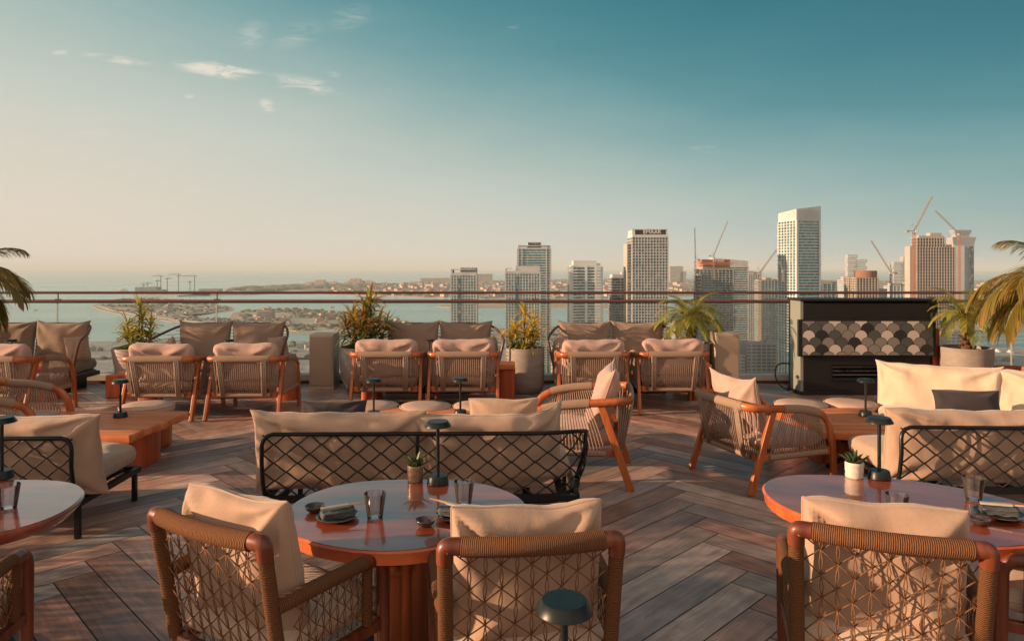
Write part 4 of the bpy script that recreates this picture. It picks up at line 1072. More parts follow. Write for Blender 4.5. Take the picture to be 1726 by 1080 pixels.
def small_palm(label, x, Y, potprof, sz, trunk_h, seed, nf=22, ln=.55):
    t = thing('potted_palm', label, 'palm', rootloc(x, Y), 0, 'small potted palms')
    pot(t, potprof, POTG, sz, potprof[-2][0])
    rnd = random.Random(seed); m = MB()
    m.lathe([(0, sz-.03), (.055, sz-.03)] + [(.050+.012*(i % 2)+(.018 if i > 8 else 0), sz+trunk_h*i/12) for i in range(13)] + [(0, sz+trunk_h+.02)], 14); m.build('trunk', BARK, t, smooth='auto')
    m = MB()
    for i in range(46):       # old leaf bases
        a = i*2.4; z = sz+.02+trunk_h*i/46; d = V((math.cos(a), math.sin(a), .9)).normalized(); b = V((math.cos(a)*.05, math.sin(a)*.05, z)); m.bar(b, b+d*(.05+.03*(i > 34)), .028, .010)
    m.build('leaf_bases', BARK, t)
    lf, rb = MB(), MB()
    for i in range(nf):
        a = i*2.4+rnd.uniform(-.2, .2); e_ = 1.25-1.05*(i/nf)
        d = V((math.cos(a)*math.cos(e_), math.sin(a)*math.cos(e_), math.sin(e_)))
        frond(lf, rb, (0, 0, sz+trunk_h), d, ln*rnd.uniform(.85, 1.1), 1.25+.5*(i/nf), .21, 30, .42+.2*(1-i/nf), rnd, lw=.0085, rr0=.005, ldroop=.8, lead=.75)
    rb.build('midribs', mat('midrib', (.24, .22, .06), .6) if 'midrib' not in bpy.data.materials else bpy.data.materials['midrib'], t, smooth=True); lf.build('fronds', PALM, t, smooth=True)
small_palm('small potted palm right of the taupe sofas, before the construction tower', 1164, 9.85, [(0, 0), (.22, 0), (.25, .03), (.275, .6), (.27, .655), (.25, .655), (.245, .61), (0, .60)], .62, .34, 12, 30, .56)
small_palm('small potted palm in a wide grey planter right of the black cabinet', 1629, 9.3, [(0, 0), (.24, 0), (.27, .03), (.31, .55), (.312, .645), (.30, .655), (.285, .65), (.275, .60), (0, .59)], .61, .42, 15, 30, .62)

def big_palm(label, loc, seed, specs, mt, trunk_top, lw_=.0165):
    t = thing('date_palm', label, 'palm', loc, 0, 'large palms at the picture edges')
    rnd = random.Random(seed)
    m = MB(); m.lathe([(0, 0), (.26, 0), (.30, .03), (.36, .55), (.355, .60), (.33, .60), (.32, .54), (0, .53)], 40); m.build('pot', POTG, t, smooth='auto')
    m = MB(); m.lathe([(.0, .5), (.11, .5)]+[(.085+.018*(i % 2), .5+(trunk_top-.5)*i/16) for i in range(17)]+[(0, trunk_top+.03)], 16); m.build('trunk', BARK, t, smooth='auto')
    lf, rb = MB(), MB()
    for (az, el_, ln, dr, ll) in specs:
        d = V((math.cos(R(az))*math.cos(R(el_)), math.sin(R(az))*math.cos(R(el_)), math.sin(R(el_))))
        frond(lf, rb, (0, 0, trunk_top), d, ln, dr, ll*1.05, int(.85/lw_), .45, rnd, lw=lw_, rr0=.011, ldroop=1.5, lead=.8)
    rb.build('midribs', bpy.data.materials['midrib'], t, smooth=True); lf.build('fronds', mt, t, smooth=True)
specL = [(0, -12, .80, 1.2, .36), (-22, 2, .85, 1.5, .36), (14, 55, .85, 1.9, .36), (8, 35, .95, 1.7, .38), (-12, 20, .85, 1.8, .36), (20, 5, .75, 1.8, .34), (60, 40, 1.0, 1.6, .4), (-50, 35, .9, 1.6, .4), (110, 35, 1, 1.6, .4), (160, 35, 1, 1.6, .4), (210, 35, 1, 1.6, .4), (260, 40, 1, 1.6, .4), (300, 35, 1, 1.6, .4), (30, 65, .9, 1.3, .38), (200, 70, .9, 1.3, .4)]
big_palm('large palm at the left edge, only its drooping frond tips in view', V((-7.12, 9.0, 0)), 21, specL, PALMO, 1.48)
specR = [(172, 42, 1.15, 1.9, .46), (188, 30, 1.05, 1.9, .46), (160, 22, .95, 1.8, .42), (200, 55, 1.05, 1.8, .44), (230, 35, 1, 1.7, .42), (140, 45, 1.1, 1.7, .42), (110, 35, 1, 1.6, .4), (60, 35, 1, 1.6, .4), (0, 35, 1, 1.6, .4), (-50, 35, 1, 1.6, .4), (270, 40, 1, 1.6, .4), (150, 70, .9, 1.3, .38)]
big_palm('large orange tinged palm at the right edge, arching over the small palm', V((5.92, 7.4, 0)), 22, specR, PALMO, 1.42, .0125)

# ================================================================ sea, land, city
WATER = None
m_, nt_, b_ = nodes('sea_water'); WATER = m_
b_.inputs['Base Color'].default_value = (.10, .27, .27, 1); b_.inputs['Roughness'].default_value = .22; b_.inputs['Specular IOR Level'].default_value = .5
tc = N(nt_, 'ShaderNodeTexCoord')
n0 = N(nt_, 'ShaderNodeTexNoise', Scale=.0011, Detail=6, Roughness=.6); mp = N(nt_, 'ShaderNodeMapping'); mp.inputs['Scale'].default_value = (.5, 1.6, 1); L(nt_, tc.outputs['Object'], mp.inputs[0]); L(nt_, mp.outputs[0], n0.inputs[0])
cr = N(nt_, 'ShaderNodeValToRGB'); cr.color_ramp.elements[0].position = .35; cr.color_ramp.elements[1].position = .65; cr.color_ramp.elements[0].color = (.16, .36, .36, 1); cr.color_ramp.elements[1].color = (.30, .52, .49, 1)
L(nt_, n0.outputs[0], cr.inputs[0]); L(nt_, cr.outputs[0], b_.inputs['Base Color'])
n1 = N(nt_, 'ShaderNodeTexNoise', Scale=.11, Detail=6, Roughness=.65); L(nt_, mp.outputs[0], n1.inputs[0])
bp = N(nt_, 'ShaderNodeBump', Strength=.5, Distance=1.2); L(nt_, n1.outputs[0], bp.inputs['Height']); L(nt_, bp.outputs[0], b_.inputs['Normal'])
m = MB(); SR = 70000; m.poly([(-SR, -8000, SEA), (SR, -8000, SEA), (SR, SR, SEA), (-SR, SR, SEA)]); struct(m.build('sea', WATER))

def landm(name, cols, sc, rough=.9):
    m, nt, b = nodes(name); b.inputs['Roughness'].default_value = rough
    tc = N(nt, 'ShaderNodeTexCoord'); nz = N(nt, 'ShaderNodeTexNoise', Scale=sc, Detail=9, Roughness=.72); L(nt, tc.outputs['Object'], nz.inputs[0])
    cr = N(nt, 'ShaderNodeValToRGB'); e = cr.color_ramp.elements; cr.color_ramp.interpolation = 'LINEAR'
    e[0].position = .33; e[0].color = c4(cols[0]); e[1].position = .68; e[1].color = c4(cols[-1])
    for i, c in enumerate(cols[1:-1]): k = e.new(.33+.35*(i+1)/(len(cols)-1)); k.color = c4(c)
    L(nt, nz.outputs[0], cr.inputs[0]); L(nt, cr.outputs[0], b.inputs['Base Color'])
    return m
GREEN = landm('island_scrub', [(.20, .23, .20), (.34, .34, .30), (.46, .43, .38), (.26, .28, .25)], .012)
SANDM = mat('beach_sand', (.46, .35, .26), .9, col2=(.38, .28, .21), scale=.01)
CITYG = landm('harbour_ground', [(.14, .18, .18), (.36, .37, .35), (.22, .25, .25), (.48, .46, .42), (.12, .19, .19)], .03)
PALMI = landm('palm_island_ground', [(.10, .11, .08), (.32, .27, .22), (.16, .15, .12), (.45, .38, .32)], .006)
def land(name, pts, mt, h=3, beach=0, beachm=None, rough=1):
    P = [gp(x, y) for x, y in pts]; n = len(P); c = sum(P, V())/n
    fine = []
    for i in range(n):
        a, b = P[i], P[(i+1) % n]
        for k in range(8):
            p = a.lerp(b, k/8); L_ = (b-a).length; w_ = min(L_*.05, 60)*rough
            p += V((noise.noise(p*.004+V((9, 0, 0)))*w_, noise.noise(p*.004+V((0, 9, 0)))*w_, 0)); fine.append(p)
    P = fine; m = MB()
    m.loft([[V((p.x, p.y, SEA-5)) for p in P], [V((p.x, p.y, SEA+h)) for p in P]])
    o = m.build(name, mt); struct(o)
    if beach:
        m = MB(); n = len(P); Q_ = []
        area = sum(P[i].x*P[(i+1) % n].y-P[(i+1) % n].x*P[i].y for i in range(n)); sg = 1 if area > 0 else -1
        for i in range(n):
            d = (P[(i+1) % n]-P[i-1]); d.z = 0; nn = V((d.y, -d.x, 0)).normalized()*sg if d.length > 0 else V(); Q_.append(P[i]+nn*beach)
        m.loft([[V((p.x, p.y, SEA-5)) for p in Q_], [V((p.x, p.y, SEA+h*.4)) for p in Q_]]); struct(m.build('beach', beachm or SANDM))
    return P
def inside(p, P):
    r_ = False; n = len(P)
    for i in range(n):
        a, b = P[i], P[(i+1) % n]
        if (a.y > p.y) != (b.y > p.y) and p.x < (b.x-a.x)*(p.y-a.y)/(b.y-a.y)+a.x: r_ = not r_
    return r_
I1 = land('island', [(166, 516), (182, 507), (225, 504), (262, 503), (300, 505), (350, 511), (378, 517), (383, 523), (352, 528), (300, 530), (330, 536), (400, 540), (405, 549), (300, 541), (230, 532), (186, 523)], GREEN, 3, 22)
I2 = land('island', [(400, 549), (398, 541), (400, 536), (408, 527), (450, 521), (520, 523), (590, 529), (640, 537), (690, 545), (715, 551), (690, 557), (600, 560), (500, 559), (440, 554)], GREEN, 3, 25)
I3 = land('far_island', [(228, 497), (236, 493.5), (300, 491.5), (400, 492), (445, 493), (440, 496), (330, 498.5), (300, 500), (350, 499)], CITYG, 3, 20)
I4 = land('far_island', [(395, 491), (410, 486), (500, 482), (600, 480), (660, 481), (650, 484), (560, 486), (480, 489), (430, 493)], GREEN, 3, 30)
I5 = land('palm_island', [(500, 489), (640, 481), (700, 475.5), (820, 473), (1000, 471), (1340, 472), (1760, 474), (1780, 500), (1500, 497), (1300, 494), (1100, 500), (980, 503), (820, 503), (700, 500), (600, 497), (530, 495)], PALMI, 3, 40)
I6 = land('sand_bar', [(735, 517), (760, 513), (860, 511), (1000, 512), (1110, 514), (1060, 522), (960, 520), (850, 519), (770, 519)], SANDM, 2, 0)
I7 = land('breakwater', [(20, 494.5), (70, 493.5), (72, 494.6), (20, 496)], CITYG, 3, 0)
I8 = land('harbour_ground', [(-700, 578), (120, 580), (330, 571), (420, 577), (640, 578), (700, 600), (700, 800), (-1200, 800)], CITYG, 3, 8, rough=.3)
I9 = land('harbour_ground', [(700, 560), (900, 552), (1050, 550), (1300, 556), (1325, 560), (1345, 800), (700, 800)], CITYG, 3, 8, rough=.3)
I10 = land('marina_ground', [(1350, 590), (1480, 578), (1560, 575), (1580, 583), (1900, 600), (2300, 640), (2300, 820), (1350, 820)], CITYG, 3, 10, rough=.3)
I11 = land('beach_strip', [(1330, 521), (1420, 520), (1600, 527), (1760, 535), (1900, 548), (1900, 525), (1760, 508), (1600, 504), (1330, 506)], PALMI, 3, 26)
# second water inlets seen between the fronds of the palm island
for pts in ([(560, 492), (700, 490), (770, 492), (700, 495), (600, 495)], [(830, 491), (1000, 489), (1060, 491), (960, 495), (850, 495)], [(700, 483), (790, 481), (900, 483), (800, 486)]):
    P = [gp(x, y, SEA+3.4) for x, y in pts]; m = MB(); m.poly(P); struct(m.build('inlet_water', WATER))
ROAD = mat('far_road', (.07, .07, .07), .8)
for pts, wd in (([(150, 604), (330, 596), (560, 606)], 16), ([(150, 634), (380, 612), (560, 640)], 14), ([(-200, 615), (180, 640)], 14), ([(700, 585), (1320, 592)], 12)):
    P = [gp(x, y, SEA+3.5) for x, y in pts]; m = MB()
    for a, b in zip(P, P[1:]):
        d = (b-a).normalized(); s = V((d.y, -d.x, 0))*wd/2; m.poly([a-s, b-s, b+s, a+s])
    struct(m.build('road', ROAD))

# woods on the islands: nobody could count them
WOODM = mat('far_trees', (.11, .125, .09), .95, col2=(.19, .185, .14), scale=.05)
m = MB(); rnd = random.Random(31)
def blob(p, r, h):
    base = len(m.v); k = 6
    m.v += [p+V((r*rnd.uniform(.8, 1.2)*math.cos(2*PI*i/k), r*rnd.uniform(.8, 1.2)*math.sin(2*PI*i/k), 0)) for i in range(k)]
    m.v += [p+V((r*.7*math.cos(2*PI*i/k), r*.7*math.sin(2*PI*i/k), h*rnd.uniform(.6, .9))) for i in range(k)]; m.v.append(p+V((0, 0, h)))
    for i in range(k):
        j = (i+1) % k; m.face((base+i, base+j, base+k+j, base+k+i)); m.face((base+k+i, base+k+j, base+2*k))
def scatter_blobs(P, n, r, h, zs=SEA+2.5, keep=None):
    x0, x1, y0, y1 = min(p.x for p in P), max(p.x for p in P), min(p.y for p in P), max(p.y for p in P); c = 0; tr = 0
    while c < n and tr < n*30:
        tr += 1; p = V((rnd.uniform(x0, x1), rnd.uniform(y0, y1), zs))
        if inside(p, P) and noise.noise(p*.006) > -.12: blob(p, rnd.uniform(*r), rnd.uniform(*h)); c += 1
scatter_blobs(I1, 420, (6, 15), (3, 7)); scatter_blobs(I2, 380, (6, 13), (4, 8)); scatter_blobs(I4, 420, (30, 70), (8, 20)); scatter_blobs(I5, 900, (20, 50), (7, 14)); scatter_blobs(I11, 300, (12, 28), (6, 12)); scatter_blobs(I10, 120, (6, 12), (4, 8)); scatter_blobs(I9, 120, (6, 12), (4, 8)); scatter_blobs(I8, 150, (5, 10), (4, 8))
struct(m.build('woodland', WOODM), 'stuff')

# villas and low blocks
VW = [mat('villa_walls', (.50, .42, .36), .8, col2=(.34, .25, .20), scale=.05), mat('villa_roof', (.36, .19, .13), .8)]
def house(label, cat, group, w_, d_, h_, storeys, loc, rz, roofm, wallm, winm, name='far_house'):
    t = thing(name, label, cat, loc, rz, group)
    m = MB(); m.box((0, 0, h_/2), (w_, d_, h_)); m.build('wall', wallm, t)
    m = MB()
    if roofm is VW[1]: m.box((0, 0, h_+h_*.11), (w_*1.08, d_*1.08, h_*.22), taper=(.35, .35))
    else: m.box((0, 0, h_+.5), (w_*1.02, d_*1.02, 1.0)); m.box((w_*.2, d_*.1, h_+2), (w_*.22, d_*.3, 3))
    m.build('roof', roofm, t)
    if name in ('villa', 'island_house', 'harbour_building'): return t
    m = MB(); sh = h_/storeys
    if name == 'low_block':
        n = min(9, max(2, int(w_/6))); q_ = MB(); q_.box((0, 0, 0), (w_/n*.68, .5, sh*.45)); wo = q_.build('window', winm, t); fst = True
        for k in range(min(9, storeys)):
            for i in range(n):
                o2 = wo if fst else wo.copy()
                if not fst: COL.objects.link(o2); o2.parent = t
                o2.location = (-w_/2+w_*(i+.5)/n, -d_/2-.05, h_-sh*(k+.5)); fst = False
        return t
    for k in range(storeys):
        z = sh*(k+.55); n = max(2, int(w_/5))
        for i in range(n): m.box((-w_/2+w_*(i+.5)/n, -d_/2-.05, z), (w_/n*.6, .5, sh*.5))
        n2 = max(2, int(d_/5))
        for i in range(n2): m.box((-w_/2-.05, -d_/2+d_*(i+.5)/n2, z), (.5, d_/n2*.6, sh*.5))
    m.build('window', winm, t)
    return t
WIN = mat('far_window_glass', (.07, .13, .145), .2, spec=.8)
BEIGE = mat('beige_render', (.47, .40, .34), .8, col2=(.40, .34, .29), scale=.06); GREYW = mat('grey_render', (.34, .34, .33), .8, col2=(.27, .28, .28), scale=.06)
v0 = house('small pale villa on the palm shaped island', 'villa', 'villas on the far island', 22, 18, 9, 2, (0, 0, 0), 0, VW[1], VW[0], WIN, 'villa')
first = True; rnd = random.Random(8); cnt = 0
while cnt < 250:
    u = rnd.random(); x = rnd.uniform(560, 1760); y = rnd.uniform(479, 502)
    p = gp(x, y, SEA+3)
    if not inside(p, I5) and not inside(p, I11): continue
    if any(a-3 < x < b+3 for a, b in ((760, 803), (850, 928), (961, 1015), (1030, 1126), (1162, 1262), (1276, 1425), (1442, 1495), (1534, 1645))): continue
    k = rnd.uniform(.8, 1.7)*(1.5 if y < 486 else 1)
    if first: v0.location = p; v0.rotation_euler = (0, 0, rnd.uniform(0, 3)); v0.scale = (k, k, k); first = False
    else: dup(v0, 'small pale villa on the palm shaped island', p, rnd.uniform(0, 3), (k, k, k*rnd.uniform(.8, 1.3)))
    cnt += 1
b0 = None
for i in range(130):
    x = rnd.uniform(240, 690); y = 506+rnd.random()*46
    p = gp(x, y, SEA+3)
    if not (inside(p, I2) or inside(p, I1)): continue
    k = rnd.uniform(.35, .9); lb = 'small building among trees on the near green island'
    if b0 is None: b0 = house(lb, 'house', 'buildings on the near green island', 20, 16, 9, 2, p, .4, VW[1], VW[0], WIN, 'island_house')
    else: dup(b0, lb, p, rnd.uniform(0, 3), (k, k, k))
p = gp(449, 537, SEA+3); house('rounded pinkish palace like building on the near green island', 'building', None, 44, 30, 20, 4, p, .1, VW[1], VW[0], WIN, 'island_palace')
# far hotels and blocks on the outer crescent
for i, (x, y, wpx, hpx) in enumerate([(540, 482, 22, 8), (521, 483, 14, 6), (562, 482, 16, 6), (600, 481, 24, 9), (622, 481, 18, 6), (585, 481.5, 12, 5), (398, 489, 20, 4)]):
    p = gp(x, y, SEA+3); s = p.y/F
    t = thing('domed_hotel', ['pink domed hotel on the outer crescent, left of the gap', 'low wing left of the left domed hotel', 'low wing right of the left domed hotel', 'pink domed hotel on the outer crescent, right of the gap', 'low wing right of the right domed hotel', 'low wing left of the right domed hotel', 'small white roofed hall at the left end of the wooded crescent'][i], 'hotel', p, 0, 'hotels on the outer crescent')
    W_, h_ = wpx*s*1.15, hpx*s*1.5; m = MB(); m.box((0, 0, h_*.3), (W_, W_*.3, h_*.6)); m.box((0, 0, h_*.42), (W_*.6, W_*.36, h_*.84))
    for q_ in (-.4, 0, .4): m.ball((W_*q_*.7, 0, h_*(.62 if q_ else .84)), W_*.07, 10, 6)
    m.build('wall', VW[0], t)
for i, (x, wpx, hpx, lb) in enumerate([(250, 36, 10, 'long grey block under construction at the left end of the far island'), (272, 14, 5, 'small grey block beside the long one on the far island'), (355, 34, 7, 'wide pinkish block in the middle of the far island'), (320, 20, 3, 'low grey shed on the far island'), (420, 24, 4, 'low block at the right end of the far island')]):
    p = gp(x, 494, SEA+3); s = p.y/F
    house(lb, 'building', 'blocks on the far island', wpx*s, 60, hpx*s, max(2, int(hpx/1.3)), p, 0, GREYW, GREYW if i != 2 else VW[0], WIN, 'far_block')
for x, y, wpx, hpx, lb in [(1139, 476, 22, 27, 'hazy stepped block behind the tall beige tower'), (1150, 476, 10, 18, 'hazy lower wing right of the stepped block'), (817, 476, 26, 14, 'hazy long apartment block between the two lettered towers'), (740, 476, 60, 7, 'hazy low row at the far shore left of the first tower')]:
    p = gp(x, y, SEA+3); s = p.y/F; house(lb, 'building', 'hazy blocks on the horizon', wpx*s, 80, hpx*s, 8, p, 0, GREYW, VW[0], WIN, 'hazy_block')
# ================================================================ towers
def windowm(name, a, b_c, c, rough=.12):
    "curtain wall whose panes differ: clear, tinted, blinds drawn"
    m, nt, b = nodes(name); b.inputs['Roughness'].default_value = rough; b.inputs['Specular IOR Level'].default_value = .9
    tc = N(nt, 'ShaderNodeTexCoord'); sn = N(nt, 'ShaderNodeVectorMath', operation='SNAP'); sn.inputs[1].default_value = (2.1, 2.1, 3.5); L(nt, tc.outputs['Object'], sn.inputs[0])
    wn = N(nt, 'ShaderNodeTexWhiteNoise'); L(nt, sn.outputs[0], wn.inputs[0])
    cr = N(nt, 'ShaderNodeValToRGB'); cr.color_ramp.interpolation = 'CONSTANT'; e = cr.color_ramp.elements
    e[0].color = c4(a); e[1].position = .45; e[1].color = c4(b_c); k = e.new(.84); k.color = c4(c)
    L(nt, wn.outputs[0], cr.inputs[0]); L(nt, cr.outputs[0], b.inputs['Base Color'])
    n = N(nt, 'ShaderNodeTexNoise', Scale=.05, Detail=3); L(nt, tc.outputs['Object'], n.inputs[0]); bp = N(nt, 'ShaderNodeBump', Strength=.3, Distance=2.0); L(nt, n.outputs[0], bp.inputs['Height']); L(nt, bp.outputs[0], b.inputs['Normal'])
    return m
GLS = windowm('tower_glass', (.07, .17, .19), (.13, .27, .29), (.32, .38, .37))
GLT = windowm('teal_tower_glass', (.025, .15, .17), (.05, .22, .24), (.20, .33, .33))
DKG = windowm('dark_tower_glass', (.04, .075, .09), (.07, .13, .15), (.26, .28, .27), .2)
CREAMC = mat('cream_cladding', (.52, .53, .53), .7, col2=(.42, .43, .43), scale=.09)
TANC = mat('tan_cladding', (.44, .385, .345), .75, col2=(.36, .32, .29), scale=.05)
WHC = mat('white_cladding', (.58, .61, .61), .6, col2=(.49, .52, .52), scale=.05)
CONC = mat('raw_concrete', (.36, .31, .27), .9, col2=(.26, .22, .195), scale=.06)
SHELL = mat('unfinished_interior', (.085, .08, .08), .9)
ORANGE = mat('orange_formwork', (.55, .16, .05), .7)
GREYC = mat('grey_cladding', (.36, .39, .40), .7, col2=(.28, .31, .32), scale=.05)
BROWNC = mat('brown_cladding', (.26, .14, .09), .8, col2=(.20, .11, .07), scale=.05)
def sign(parent, text, loc, size, mt, ext=.4, rz=0):
    cu = bpy.data.curves.new('sign', 'FONT'); cu.body = text; cu.size = size; cu.extrude = ext; cu.align_x = 'CENTER'; cu.align_y = 'CENTER'; cu.offset = size*.015
    o = bpy.data.objects.new('tmp', cu); COL.objects.link(o); bpy.context.view_layer.update()
    me = bpy.data.meshes.new_from_object(o.evaluated_get(bpy.context.evaluated_depsgraph_get())); bpy.data.objects.remove(o)
    me.materials.clear(); me.materials.append(mt); s = bpy.data.objects.new('sign_lettering', me); COL.objects.link(s)
    s.parent = parent; s.location = loc; s.rotation_euler = (R(90), 0, rz); return s
def tower(label, x0, x1, yt, Y, D, style, glass, clad, fl=3.5, zb=SEA+2, slabp=.35, pierp=.6, nx=8, ny=6, pw=1.0, group='towers of the harbour front', name='tower', cat='tower', rz=0, skip=(), st=1.2, recess=None, yb=None):
    s = Y/F; W_ = (x1-x0)*s; zt = H+(HY-yt)*s; t = thing(name, label, cat, (((x0+x1)/2-CX)*s, Y+D/2, zb), rz, group)
    h = zt-zb; rnd = random.Random(int(x0))
    c = MB(); c.box((0, 0, h/2), (W_-1.2, D-1.2, h)); c.build('glass_core' if style != 'skel' else 'inner_core', glass, t)
    n = int(h/fl); m = MB(); z0 = max(0, n-45)
    for k in range(z0, n+1):
        z = h-(n-k)*fl; pr = slabp
        if style == 'bands': pr = slabp*(.6+.5*math.sin(k*1.9)*.5+.3)
        if style == 'skel': pr = slabp*rnd.choice((.5, 1, 1))
        m.box((0, 0, z-st/2), (W_+2*pr-.8, D+2*pr-.8, st))
        if style == 'balc' and k < n:
            for sx in (-1, 1):
                m.box((sx*(W_/2-W_*.11), -D/2-.5, z-.8), (W_*.22, 2.4, 1.5)); m.box((sx*(W_/2+.3), 0, z-.8), (1.6, D*.5, 1.5))
    m.build('floor_slabs', clad, t)
    m = MB()
    for i in range(nx+1):
        if i in skip: continue
        x = -W_/2+W_*i/nx; ww = pw*(1.6 if i in (0, nx) else 1)
        for sy in (-1, 1): m.box((x, sy*(D/2+pierp/2-.35), h/2), (ww, pierp+.3, h+.02))
    for i in range(1, ny):
        y = -D/2+D*i/ny
        for sx in (-1, 1): m.box((sx*(W_/2+pierp/2-.35), y, h/2), (pierp+.3, pw, h+.02))
    m.build('piers', clad, t)
    return t, W_, h, D
# T1
LET = mat('sign_letters', (.05, .055, .06), .5); LETW = mat('pale_sign_letters', (.6, .6, .58), .5)
def crown(t, W_, h, D, segs, mt):
    m = MB()
    for (x0, x1, z, dz, dd) in segs: m.box(((x0+x1)/2*W_, 0, h+z+dz/2), ((x1-x0)*W_, D*dd, dz))
    return m.build('crown', mt, t)
t, W_, h, D = tower('short lettered tower at the left of the skyline, dark vertical strip', 760, 803, 463, 860, 28, 'grid', GLS, CREAMC, nx=9, slabp=.5)
m = MB(); m.box((-W_*.16, -D/2-.4, h/2-2), (W_*.09, .8, h-4)); m.build('dark_strip', DKG, t)
crown(t, W_, h, D, [(-.5, .5, 0, 2, 1), (-.5, -.44, 2, 4, .9), (-.5, .5, 5.8, 1.2, .95), (-.14, .5, 2.002, 7, .8)], CREAMC)
sign(t, 'EMAAR', (W_*.2, -D*.4-.6, h+5.8), 6.2, LET)
t, W_, h, D = tower('tall lettered tower standing behind its shorter twin', 873, 928, 419, 960, 34, 'grid', GLT, CREAMC, nx=8, skip=(2, 3, 4, 5, 6), pw=1.4, slabp=.3)
crown(t, W_, h, D, [(-.5, .5, 0, 1.2, 1), (-.5, -.45, 1.2, 3.6, 1), (.45, .5, 1.2, 3.6, 1), (-.5, .5, 3.4, 1.2, 1.02), (-.2, .22, .5, 8.6, .7)], CREAMC)
sign(t, 'EMAAR', (0, -D*.35-.6, h+6.2), 5.4, LET)
t, W_, h, D = tower('shorter pale twin tower in front of the tall lettered one', 852, 910, 460, 830, 28, 'grid', GLS, CREAMC, nx=12, slabp=.5)
m = MB(); m.box((-W_*.16, -D/2-.4, h/2-2), (W_*.06, .8, h-4)); m.build('dark_strip', DKG, t)
crown(t, W_, h, D, [(-.5, .5, 0, 2, 1), (-.5, -.3, 4.6, 1, .95), (-.5, -.46, 2, 3, .9), (-.2, .5, 2.001, 6.5, .85)], CREAMC)
t, W_, h, D = tower('pale tower with stacked side balconies between the lettered and the tall beige ones', 963, 1013, 449, 840, 30, 'balc', DKG, WHC, nx=6, skip=(1, 2, 4), pw=3.0, slabp=.2)
crown(t, W_, h, D, [(-.42, .36, 0, 7, .8), (-.5, .5, 0, 1.5, 1), (.36, .5, 1.5, 2.2, .6)], WHC)
m = MB(); m.box((W_*.40, -D/2-.6, h/2-.5), (W_*.16, .8, h)); m.build('blank_panel', CREAMC, t)
t, W_, h, D = tower('low grey tower tucked behind the left side of the tall beige one', 1031, 1062, 468, 900, 28, 'bands', DKG, GREYC, nx=2, slabp=1.2, pw=.8)
crown(t, W_, h, D, [(-.45, .4, 0, 4, .8), (.1, .4, 4, 3, .3)], WHC)
t, W_, h, D = tower('tall beige tower with a pale lettered open crown', 1066, 1126, 399, 830, 34, 'grid', DKG, CREAMC, fl=3.5, nx=12, pw=.75, slabp=.8, pierp=.8, st=.95)
crown(t, W_, h, D, [(-.5, .5, 0, 2.4, 1), (-.5, -.42, 2.4, 6.6, .9), (-.5, .5, 8.4, 1, .92), (.46, .5, 2.4, 6.6, .9)], WHC)
m = MB(); m.box((0, D*.1, h+5.4), (W_*.9, 1, 6)); 
for i in range(14): m.box((-W_*.45+W_*.9*i/13, -D*.36, h+5.4), (.25, .5, 6))
m.build('screen', TANC, t); sign(t, 'EMAAR', (W_*.06, -D*.46, h+5.6), 6.6, LETW)
m = MB(); m.box((-W_/2-2.6, 4, h/2-4), (5, D*.8, h-8)); m.build('side_wing', TANC, t)
m = MB()
for k in range(44): m.box((-W_/2-2.7, -D*.42+4, h-10-k*3.5), (3.2, 2, 1.9))
m.build('wing_windows', DKG, t)
t, W_, h, D = tower('construction tower wrapped in scaffolding with an orange top deck', 1180, 1236, 454, 1000, 30, 'skel', DKG, GREYC, nx=9, slabp=.9, st=.9, pw=.5)
crown(t, W_, h, D, [(-.4, .42, 0, 8, .8)], CONC)
m = MB(); m.box((0, 0, h+9), (W_*.98, D, 1.3)); m.box((0, 0, h+6), (W_*.96, D*.98, .8)); m.build('orange_deck', ORANGE, t)
m = MB(); m.box((0, 0, h+12), (W_*.85, D*.8, 4.6)); m.build('top_screen', BROWNC, t); sign(t, 'EMAAR', (W_*.08, -D*.4-.5, h+12), 5, LETW)
m = MB(); rnd = random.Random(5)
for k in range(26):
    z = h-k*3.4
    for sx in (-1, 1):
        if rnd.random() < .8: m.box((sx*(W_/2+2.6), -4, z), (rnd.uniform(3, 6), 22, .5))
    for xx in (-W_/2-4.6, -W_/2-2.4, W_/2+2.4): m.box((xx, -13, z-1.7), (.35, .35, 3.4))
m.build('scaffolding', mat('scaffold_steel', (.14, .14, .15), .7), t)
m = MB()
for k in range(10): m.box((-W_/2-1.2, -D/2-1, h-8-k*5), (6, 3, 2.6))
m.build('outer_decks', CONC, t)
t, W_, h, D = tower('white balconied tower with a wedge crown behind the scaffolded one', 1204, 1261, 449, 1080, 30, 'bands', GLS, WHC, nx=3, slabp=1.6, pw=1.0, skip=(1, 2))
m = MB(); q_ = W_/2
m.loft([[V((-q_, -D/2, h)), V((q_, -D/2, h)), V((q_, D/2, h)), V((-q_, D/2, h))], [V((-q_, -D/2, h+13)), V((q_, -D/2, h+8.5)), V((q_, D/2, h+8.5)), V((-q_, D/2, h+13))]]); m.build('wedge_crown', CREAMC, t)
t, W_, h, D = tower('tallest curved white tower with a slanted crown', 1334, 1379, 371, 840, 34, 'bands', GLT, WHC, nx=2, slabp=1.8, pw=1.4, skip=(1,), st=.95, rz=R(14), pierp=1.2)
m = MB(); q_ = W_/2+1
m.loft([[V((-q_, -D/2-1, h)), V((q_, -D/2-1, h)), V((q_, D/2, h)), V((-q_, D/2, h))], [V((-q_, -D/2-1, h+13)), V((q_, -D/2-1, h+17)), V((q_, D/2, h+15)), V((-q_, D/2, h+10))]]); m.build('slanted_crown', CREAMC, t)
m = MB()
for i in range(22): m.box((-q_+2*q_*(i+.5)/22, -D/2-1.2, h+6.5), (.35, .5, 12))
m.build('crown_fins', WHC, t)
m = MB(); m.box((-W_*.5, -D/2-1.4, h/2), (2.6, 1.6, h)); m.build('corner_spine', WHC, t)
